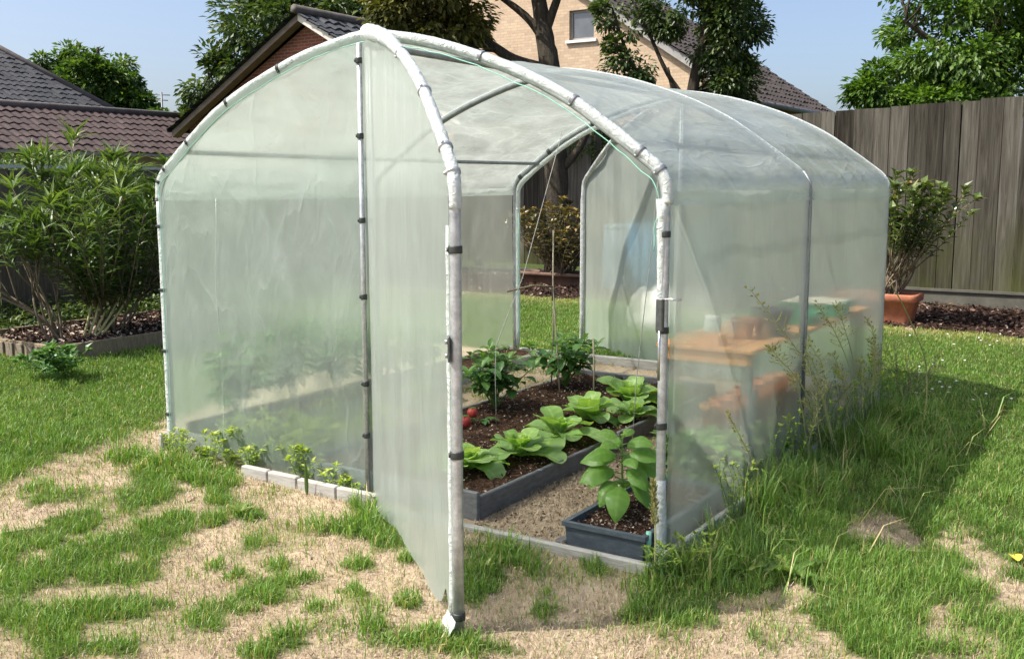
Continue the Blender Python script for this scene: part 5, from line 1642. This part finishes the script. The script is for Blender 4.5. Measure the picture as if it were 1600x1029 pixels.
board((2.62, -.035, gnd(2.6, 0) - .01), (2.665, .25, gnd(2.6, .2) - .01), .028, .05, 'slate_offcut', 'grey_composite', None)
for o in list(COL.objects):
    if o.name == 'slate_offcut':
        tag(o, 'small dark slab offcut lying against the planter tray', 'slab')

bp = thing('basil_plant', 'tall basil plant with large glossy drooping leaves in the dark planter tray', 'basil', (2.80, .22, tz + hh - .03))
bz = tz + hh - .03
sb = Vector((2.80, .22, bz))
sp_ = catmull([sb, sb + Vector((.004, .0, .12)), sb + Vector((-.002, .004, .24)), sb + Vector((.0, .0, .362))], 5)
mb = MB(); mb.tube(sp_, [.0075 - .004 * i / (len(sp_) - 1) for i in range(len(sp_))], 8)
lb = LB()
cam_az = math.atan2(CAM.y - .22, CAM.x - 2.80)
def bl(h, az, ln, wd, el, curl, tint, side=.0):
    p = sb + Vector((0, 0, h))
    q = p + Vector((math.cos(az), math.sin(az), .35)) * ln * .22
    mb.tube([p, q], .0028, 5)
    lb.leaf(tuple(q), az, el - .15, ln, wd, curl=curl, face=.75, cup=rnd.uniform(-.34, -.12), ruf=.05, frq=2, pw=.85, tint=tint, nu=12, nv=8, rib=.16, vein=.055)
for (h, a, ln, wd, el, cu, ti) in [
    (.135, cam_az - .75, .13, .08, .1, 1.4, .45), (.19, cam_az + .75, .13, .08, .3, 1.4, .45), (.215, cam_az + 2.7, .14, .08, .5, 1.2, .4), (.25, cam_az - 1.15, .12, .07, .6, 1.2, .5), (.255, cam_az + 1.3, .13, .07, .55, 1.2, .45),
    (.120, cam_az - .15, .165, .105, .05, 1.55, .50), (.115, cam_az + 3.05, .14, .09, .3, 1.3, .35),
    (.150, cam_az - 2.05, .15, .085, .25, 1.5, .42), (.150, cam_az + 1.15, .155, .095, -.1, 1.35, .30),
    (.175, cam_az - 1.35, .145, .09, .45, 1.3, .50), (.205, cam_az + 1.55, .15, .085, .35, 1.2, .4),
    (.225, cam_az - 1.75, .14, .08, .55, 1.25, .52), (.235, cam_az + .45, .105, .06, .6, 1.2, .5),
    (.270, cam_az - 2.6, .12, .07, .7, 1.2, .5), (.275, cam_az + 2.2, .12, .065, .65, 1.2, .42), (.290, cam_az - .9, .09, .05, .8, 1.3, .62),
    (.300, cam_az + 1.2, .105, .055, .7, 1.2, .5), (.325, cam_az + 2.7, .085, .045, .8, 1.2, .6), (.325, cam_az - 1.6, .085, .045, .75, 1.1, .6), (.335, cam_az + .1, .055, .03, .95, 1.0, .72)]:
    bl(h * 1.08, a, ln * 1.2, wd * 1.0, el, cu, ti)
mb.build('stem', 'green_stem', bp)
lb.build('foliage', 'basil_leaf', bp)

# ------------------------------------------------------------------ potting bench and what stands on it
bt = .745
pb = thing('potting_bench', 'orange brown timber potting bench along the right greenhouse wall', 'bench', (2.78, 2.3, gnd(2.8, 2)))
mb = MB()
for i in range(5):
    mb.box((2.50 + i * .108, 1.20, bt - .022), (2.50 + i * .108 + .103, 3.50, bt + rnd.uniform(-.002, .002)), None, .003)
mb.build('table_top', 'bench_wood', pb)
MB().box((2.53, 1.22, bt - .085), (3.00, 1.245, bt - .024)).build('apron', 'bench_wood', pb)
MB().box((2.51, 1.22, bt - .085), (2.53, 3.48, bt - .024)).build('apron', 'bench_wood', pb)
for x, y in ((2.56, 1.30), (2.98, 1.30), (2.56, 3.40), (2.98, 3.40)):
    MB().box((x - .025, y - .025, -.02), (x + .025, y + .025, bt - .026)).build('leg', 'dull_tube', pb)
mb = MB()
for i in range(3):
    mb.box((2.56 + i * .15, 1.30, .195), (2.56 + i * .15 + .14, 3.40, .215), None, .003)
mb.build('shelf', 'old_plank', pb)

def pot_mesh(mb, x, y, z, r, h, sx=1.0, sy=1.0):
    mb.lathe([(r * .02, .006), (r * .66, .0), (r * .70, .004), (r * .90, h * .76), (r * 1.0, h * .765), (r * 1.03, h * .98), (r * 1.0, h), (r * .90, h), (r * .86, h * .9), (r * .80, h * .86), (r * .02, h * .85)], (x, y, z), 22, sx, sy)
for i in range(7):
    mb = MB()
    pot_mesh(mb, 2.66 + .02 * rnd.uniform(-1, 1), 1.62 + i * .185, .216, .075 + .008 * rnd.random(), .135)
    tag(mb.build('clay_pot', 'orange_clay'), 'orange clay pot standing in the row on the shelf below the potting bench', 'pot', 'clay pots below the bench')
# things on the table top
t = thing('glass_jar', 'clear glass jar on the potting bench top', 'jar', (2.70, 1.50, bt + .003))
mb = MB(); mb.lathe([(.002, .002), (.045, 0), (.048, .01), (.048, .09), (.038, .105), (.038, .12), (.034, .12), (.034, .1), (.043, .088), (.043, .012), (.002, .012)], (2.70, 1.50, bt + .003), 20); mb.build('body', 'jar_glass', t)
mb = MB(); mb.lathe([(.041, .104), (.042, .126), (.002, .128)], (2.70, 1.50, bt + .003), 20); mb.build('lid', 'white_sill', t)
mb = MB(); pot_mesh(mb, 2.84, 1.60, bt + .003, .068, .11); tag(mb.build('clay_pot', 'terracotta'), 'small reddish clay pot between the jar and the black pot', 'pot')
mb = MB(); pot_mesh(mb, 2.93, 1.80, bt + .003, .115, .15); tag(mb.build('black_pot', 'dark_pot_plastic'), 'black plastic pot in the middle of the potting bench', 'pot')
bxx = thing('wooden_box', 'low wooden seed box at the near end of the potting bench', 'box', (2.70, 1.29, bt + .003))
mb = MB()
for a, b in (((2.60, 1.235), (2.84, 1.247)), ((2.60, 1.353), (2.84, 1.365)), ((2.60, 1.248), (2.612, 1.352)), ((2.828, 1.248), (2.84, 1.352))):
    mb.box((a[0], a[1], bt + .003), (b[0], b[1], bt + .055))
mb.build('sides', 'bench_wood', bxx)
MB().box((2.613, 1.248, bt + .004), (2.827, 1.352, bt + .012)).build('base', 'old_plank', bxx)
def seed_tray(x0, x1, y0, y1, h, label, fill):
    t = thing('seed_tray', label, 'seed tray', ((x0 + x1) / 2, (y0 + y1) / 2, bt + .003))
    z = bt + .003
    rr = [ring(x0 + .012, x1 - .012, y0 + .012, y1 - .012, z), ring(x0, x1, y0, y1, z + h), ring(x0 - .008, x1 + .008, y0 - .008, y1 + .008, z + h), ring(x0 - .008, x1 + .008, y0 - .008, y1 + .008, z + h + .006), ring(x0 + .008, x1 - .008, y0 + .008, y1 - .008, z + h + .006), ring(x0 + .016, x1 - .016, y0 + .016, y1 - .016, z + .01)]
    vs = [p for r_ in rr for p in r_]; fs = []
    for i in range(5):
        for k in range(4):
            fs.append((i * 4 + k, i * 4 + (k + 1) % 4, (i + 1) * 4 + (k + 1) % 4, (i + 1) * 4 + k))
    fs.append((20, 21, 22, 23))
    MB().add(vs, fs).build('tray', 'green_plastic', t)
    if fill:
        mb = MB(); mb.grid(lambda u, v: (x0 + .01 + u * (x1 - x0 - .02), y0 + .01 + v * (y1 - y0 - .02), z + h + .012 + .01 * nz3(u * 7, v * 7, 1) + .012 * math.sin(PI * u) * math.sin(PI * v)), 16, 16)
        mb.build('compost', 'seed_compost', t)
seed_tray(2.62, 2.99, 2.28, 2.60, .055, 'empty green seed tray on the far half of the potting bench', False)
seed_tray(2.66, 3.03, 2.72, 3.10, .075, 'green seed tray heaped with pale compost at the far end of the bench', True)

# white sack and blue barrel beyond the rear door film
def sack(x, y, z):
    mb = MB()
    def f(u, v):
        a = u * 2 * PI
        r = .25 * math.sin(PI * min(.98, max(.02, v * .9 + .08))) ** .4 * (1 - .25 * v)
        return (x + r * math.cos(a) * 1.15 * (1 + .40 * nz3(math.cos(a) * 2, math.sin(a) * 2, v * 3)), y + r * math.sin(a) * .8, z + .44 * v + .09 * nz3(math.cos(a) * 3, math.sin(a) * 3, v * 4, 2))
    mb.grid(f, 28, 18)
    return tag(mb.build('sack', 'white_sack'), 'plump white sack standing on the grass behind the rear door film', 'sack')
sack(.42, 5.55, gnd(.42, 5.5) - .02)
t = thing('water_butt', 'blue plastic water butt standing in the mulch behind the rear door film', 'barrel', (-1.35, 8.4, gnd(-1.3, 8.4)))
mb = MB(); mb.lathe([(.002, .0), (.22, 0), (.25, .1), (.27, .45), (.25, .82), (.235, .84), (.235, .86)], (-1.35, 8.4, gnd(-1.3, 8.4)), 28); mb.build('body', 'blue_barrel', t)
mb = MB(); mb.lathe([(.25, .855), (.255, .89), (.2, .91), (.002, .915)], (-1.35, 8.4, gnd(-1.3, 8.4)), 28); mb.build('lid', 'blue_barrel', t)

# ------------------------------------------------------------------ timber bed and oleanders at the left
tb = thing('timber_bed', 'low timber edged raised bed with bark mulch below the left fence', 'raised bed', (-3.68, 2.4, .1))
X0, X1, Y0b, Y1b = -4.45, -3.06, 1.27, 3.75
for a, b in (((X1, Y0b + .02), (X1, Y1b)), ((X0, Y0b + .02), (X0, Y1b)), ((X0 - .02, Y0b), (X1 + .02, Y0b)), ((X0 - .02, Y1b + .02), (X1 + .02, Y1b + .02))):
    board((a[0], a[1], g0(*a)), (b[0], b[1], g0(*b)), .15, .036, 'edging', 'bed_timber', tb, -.03)
mb = MB()
for i in range(9):
    x = X0 + .08 + i * .155
    mb.box((x, Y0b - .036, .02), (x + rnd.uniform(.06, .11), Y0b - .0185, .232), None, .003)
mb.build('pale_pegs', 'old_plank', tb)
soil_sheet('soil', X0 + .02, X1 - .02, Y0b + .02, Y1b, .10, tb, 'mulch', amp=.05, dens=26, seed=21)
soil_chips(tb, X0 + .04, X1 - .04, Y0b + .04, Y1b - .04, .11, 5200, .045, .8)

bush('oleander', 'tall leafy oleander with lance shaped leaves in the timber bed', 'shrub', (-3.65, 2.22, .19), 19, 1.74, .98, .215, .036, 34, 'oleander_leaf', 'twig', 'oleanders in the timber bed', .06, .011, .18, 16, split=4, mf=(.14, .34), tint=(.0, .85), up=.55, rb=.10)
bush('oleander', 'sparse oleander with bare arching stems at the left photo edge', 'shrub', (-3.5, 1.58, .19), 9, 1.22, .72, .20, .034, 16, 'oleander_leaf', 'twig', 'oleanders in the timber bed', .55, .013, .2, 12, split=2, tint=(.0, .7), up=.4, rb=.09, lean=(-.25, -.28))
bush('oleander', 'second dense oleander behind the tall one close to the greenhouse', 'shrub', (-3.55, 3.15, .19), 15, 1.72, .60, .21, .035, 32, 'oleander_leaf', 'twig', 'oleanders in the timber bed', .06, .011, .18, 14, split=4, mf=(.14, .34), tint=(.0, .7), up=.5, rb=.09)
mb = MB()
for i in range(5):
    mb.tube([(-3.55 + .01 * i, 1.85 + .03 * i, .16), (-3.58 + .02 * i, 1.95 + .06 * i, .38), (-3.6 + .03 * rnd.uniform(-1, 1), 2.02 + .12 * i, .62 + .05 * (i % 3))], [.014, .011, .006], 7)
tag(mb.build('pruned_stump', 'dry_stem'), 'bare pale pruned stems rising between the two front oleanders', 'stump')
bush('leafy_weed', 'low round leafy green plant in the lawn before the timber bed', 'plant', (-2.35, .80, gnd(-2.3, .8)), 26, .27, .30, .075, .045, 9, 'pepper_leaf', 'green_stem', None, .35, .005, .25, 4, tint=(.0, .75), rb=.06)

# ------------------------------------------------------------------ troughs and shrubs on the mulch
def trough(label, x0, x1, y, z, h, dpt, clay='terracotta'):
    t = thing('planter_trough', label, 'trough', ((x0 + x1) / 2, y, z), 'terracotta troughs on the mulch')
    def rr(e, zz):
        pts = []
        w2, d2, rad_ = (x1 - x0) / 2 + e, dpt / 2 + e, .07
        cx_ = (x0 + x1) / 2
        for (sx, sy, a0) in ((1, 1, 0), (-1, 1, 90), (-1, -1, 180), (1, -1, 270)):
            for k in range(5):
                a = math.radians(a0 + 22.5 * k)
                pts.append((cx_ + sx * (w2 - rad_) + rad_ * math.cos(a), y + sy * (d2 - rad_) + rad_ * math.sin(a), z + zz))
        return pts
    prof = [(-.06, 0), (-.02, h * .74), (.0, h * .75), (.012, h * .78), (.018, h * .95), (.010, h), (-.015, h), (-.03, h * .86)]
    rs = [rr(e, zz) for e, zz in prof[:5]]
    m = 20
    def skin(pl):
        vs = [p for r_ in pl for p in r_]; fs = []
        for i in range(len(pl) - 1):
            for k in range(m):
                fs.append((i * m + k, i * m + (k + 1) % m, (i + 1) * m + (k + 1) % m, (i + 1) * m + k))
        return vs, fs
    mb = MB(); v_, f_ = skin([rr(e, zz) for e, zz in prof[:3]]); mb.add(v_, f_, True); mb.build('body', clay, t)
    mb = MB(); v_, f_ = skin([rr(e, zz) for e, zz in prof[2:]]); mb.add(v_, f_, True); mb.build('rim', clay, t)
    mb = MB(); mb.add(rr(-.028, h * .87), [tuple(range(m))]); mb.build('soil', 'mulch', t)
    return t
trough('long shallow terracotta trough below the clipped bronze shrub', -3.02, -1.75, 8.62, gnd(-2.4, 8.6) + .0, .20, .36, 'shaded_clay')
trough('terracotta trough on the mulch right of the greenhouse', 1.70, 2.56, 7.62, gnd(2.2, 7.6) + .0, .33, .40)
bush('clipped_shrub', 'dense bronze and green shrub in the long trough seen through the rear opening', 'shrub', (-2.45, 8.62, .33), 90, 1.08, .84, .095, .058, 17, 'photinia_leaf', 'twig', None, .22, .009, .2, 6, tint=(.0, .95), rb=.16, up=.3)
bush('potted_shrub', 'glossy leaved shrub with bare lower stems in the right terracotta trough', 'shrub', (2.25, 7.62, .40), 30, 1.36, .56, .115, .068, 20, 'glossy_leaf', 'twig', None, .25, .012, .2, 7, split=2, tint=(.0, .9), rb=.10, up=.4, lean=(.12, 0), mf=(.22, .42))

# ------------------------------------------------------------------ flowering grasses, dandelion, daisies, small finds
def seeding(label, pts, seed_len, dens, mat='dry_stem', spread=.05):
    t = thing('seeding_grass', label, 'grass stem', pts[0], 'seeding grass stems by the right wall')
    P = catmull(pts, 7)
    mb = MB(); mb.tube(P, [.0042 - .0026 * i / (len(P) - 1) for i in range(len(P))], 5); mb.build('stem', mat, t)
    Ps, Ds = [], []
    mb = MB()
    ln = sum((a - b).length for a, b in zip(P[:-1], P[1:]))
    i0 = int(len(P) * (1 - seed_len))
    for i in range(i0, len(P)):
        f = (i - i0) / max(1, len(P) - i0)
        for k in range(dens):
            az = rnd.uniform(0, 6.28)
            tv = (P[min(i + 1, len(P) - 1)] - P[i - 1]).normalized()
            o = Vector((math.cos(az), math.sin(az), rnd.uniform(-.1, .5)))
            l = spread * (1 - .7 * f) * rnd.uniform(.3, 1.2)
            e = P[i] + (o + tv * .8).normalized() * l
            mb.tube([P[i], (P[i] + e) / 2 + tv * .004, e], .0011, 4, False)
            for q in range(4):
                g = P[i] + (e - P[i]) * rnd.uniform(.45, 1.05)
                Ps.append(g); Ds.append(o * .5 + tv + Vector((0, 0, rnd.uniform(-.5, .3))))
    n = len(Ps)
    V, F = quads_leaves(np.array([tuple(p) for p in Ps]), np.array([tuple(p) for p in Ds]), rdir(n), .017 * (.6 + rng.random(n)), .0058, .1)
    hd = npmesh('seed_head', V, [F], 'seed_head', t, tint=np.repeat(rng.random(n), 4), smooth=False)
    mb.build('branchlets', mat, hd)
    return t
seeding('tall brown seeding grass stem leaning furthest left across the right wall film', [(3.18, 2.22, .05), (3.19, 1.85, .49), (3.2, 1.38, .76), (3.2, .72, 1.10)], .48, 5, spread=.10)
seeding('seeding grass stem with a feathery head near the middle of the right wall', [(3.19, 2.72, .05), (3.2, 2.5, .45), (3.2, 2.13, .74), (3.2, 1.8, .92)], .5, 5, spread=.085)
seeding('upright seeding grass stem nearest the rear corner of the right wall', [(3.19, 2.87, .05), (3.2, 2.59, .48), (3.2, 2.26, .80), (3.2, 2.14, .89)], .5, 4, spread=.07)
seeding('short single seeding stem low in front of the right wall film', [(3.18, 1.02, .0), (3.2, .90, .19), (3.2, .67, .40), (3.2, .46, .58)], .45, 4, spread=.03)
seeding('thin seeding grass stem between the tall stem and the short one', [(3.19, 1.75, .05), (3.21, 1.52, .40), (3.21, 1.40, .56), (3.21, 1.29, .63)], .5, 4, spread=.06)
seeding('greenish seeding stem rising close to the rear right post', [(3.2, 3.22, .05), (3.21, 3.11, .36), (3.21, 3.0, .59)], .5, 4, spread=.05)
seeding('arching seeding stem low behind the tall brown one', [(3.21, 2.08, .1), (3.22, 1.45, .55), (3.22, 1.08, .74), (3.22, .98, .80)], .5, 5, spread=.085)
seeding('dark narrow seed spike standing against the foot of the right front post', [(3.15, -.17, .0), (3.16, -.19, .2), (3.16, -.21, .33), (3.16, -.22, .42)], .55, 12, spread=.018)
for i in range(11):
    y = rnd.uniform(1.5, 3.3); h = rnd.uniform(.42, .82); dy = rnd.uniform(-.05, -.75) * h
    seeding('thin pale seeding stem in the thicket before the middle of the right wall', [(3.2 + rnd.uniform(0, .08), y, .03), (3.22, y + dy * .25, h * .45), (3.22 + rnd.uniform(0, .05), y + dy * .65, h * .8), (3.22, y + dy, h)], .55, 4, spread=.075)
tag(MB().tube(catmull([(3.44, 3.63, .02), (3.44, 3.52, .37), (3.44, 3.12, .64), (3.45, 2.6, .90), (3.45, 2.3, 1.03)], 6), [.004] * 20 + [.0025] * 5, 6).build('bare_stalk', 'dry_stem'), 'single tall pale bare stalk standing in the lawn beside the rear corner', 'stalk')
bush('dry_weed', 'dark dried branching weed at the rear right corner of the greenhouse', 'weed', (3.22, 3.95, gnd(3.2, 4)), 12, .46, .26, .02, .008, 8, 'seed_head', 'twig', None, .4, .003, .2, 2, split=2, rb=.06)
bush('flower_weed', 'bright green flowering weed clump at the foot of the right front post', 'weed', (3.17, -.17, gnd(3.1, 0)), 10, .16, .09, .036, .014, 8, 'weed_leaf', 'green_stem', None, .15, .003, .2, 4, tint=(0, .6), rb=.06)
bush('flower_weed', 'bushy weed clump with pale tips right of the front post', 'weed', (3.26, .02, gnd(3.2, 0)), 11, .17, .12, .034, .014, 8, 'weed_leaf', 'twig', None, .2, .003, .2, 4, tint=(0, .7), rb=.06)
for i, (x, y, h) in enumerate([(3.17, .62, .40), (3.17, 1.28, .48), (3.17, 1.75, .44), (3.17, 2.1, .52), (3.17, 2.5, .56), (3.18, 2.85, .52), (3.18, 3.2, .46), (3.2, 3.5, .40)]):
    weed('yellow green bedstraw weed climbing against the right wall film', x, y, h, 11, 0, 'weed_leaf', 'bedstraw weeds along the right wall', .03)
t = thing('dandelion', 'broad leaved dandelion rosette in the bare patch before the right wall', 'dandelion', (3.60, .20, gnd(3.6, .2)))
lb = LB()
for i in range(9):
    az = i * .75 + rnd.uniform(-.2, .2)
    lb.leaf((3.60, .20, gnd(3.6, .2) + .01), az, rnd.uniform(.25, .7), rnd.uniform(.15, .27), .045, curl=rnd.uniform(.5, 1.2), cup=.3, ruf=.5, frq=5, pw=1.2, tint=rnd.uniform(.2, .7), nu=12, nv=4, rib=.4)
lb.build('rosette', 'broadleaf', t)
lb = LB()
lb.leaf((4.36, .83, gnd(4.36, .83) + .035), 2.0, .3, .085, .055, curl=.8, cup=.3, tint=.5, nu=8, nv=4)
tag(lb.build('fallen_leaf', 'yellow_leaf'), 'single yellow fallen leaf on the bare soil at the right', 'leaf')
t = thing('dock_leaf', 'small pale leafed seedling in the sand left of the front sill', 'seedling', (1.21, -.62, gnd(1.2, -.6)))
lb = LB()
for i in range(4):
    lb.leaf((1.215, -.60, gnd(1.2, -.6) + .02), 1.5 * i + .4, .9, .075, .04, curl=.9, tint=.75, nu=6, nv=4)
lb.build('leaves', 'broadleaf', t)
lb = LB(); lb.leaf((1.23, -.175, gnd(1.2, -.2) + .0), -1.0, 1.52, .20, .022, curl=.06, cup=.4, tint=.25, pw=.55, nu=8, nv=4)
tag(lb.build('dark_blade', 'oleander_leaf'), 'dark pointed blade standing upright before the pale front sill', 'leaf blade')
for i in range(26):
    x, y = (rnd.uniform(3.0, 4.1), rnd.uniform(3.9, 5.6)) if i < 18 else (rnd.uniform(2.2, 3.6), rnd.uniform(6.2, 7.4))
    mb = MB(); z = float(surf(x, y)) + .038
    mb.lathe([(.002, .005), (.007, .003), (.012, .0), (.010, -.002), (.002, -.003)], (x, y, z), 8)
    mb.tube([(x, y, z - .05), (x, y, z)], .0008, 4)
    tag(mb.build('daisy', 'petal'), 'tiny white daisy in the lawn behind the greenhouse', 'daisy', 'daisies in the lawn')
for i in range(9):
    x, y = rnd.uniform(.6, 2.6), rnd.uniform(-1.5, -.5)
    if float(lawn(np.array([x]), np.array([y]))[0]) > .3:
        continue
    z = float(surf(x, y)); a = rnd.uniform(0, 3.14); l = rnd.uniform(.06, .12)
    tag(MB().tube([(x, y, z + .004), (x + l * .5 * math.cos(a), y + l * .5 * math.sin(a), z + .010), (x + l * math.cos(a + .2), y + l * math.sin(a + .2), z + .005)], [.004, .003, .002], 5).build('twig', 'twig'), 'small dark twig lying on the bare sand before the greenhouse', 'twig', 'twigs on the sand')
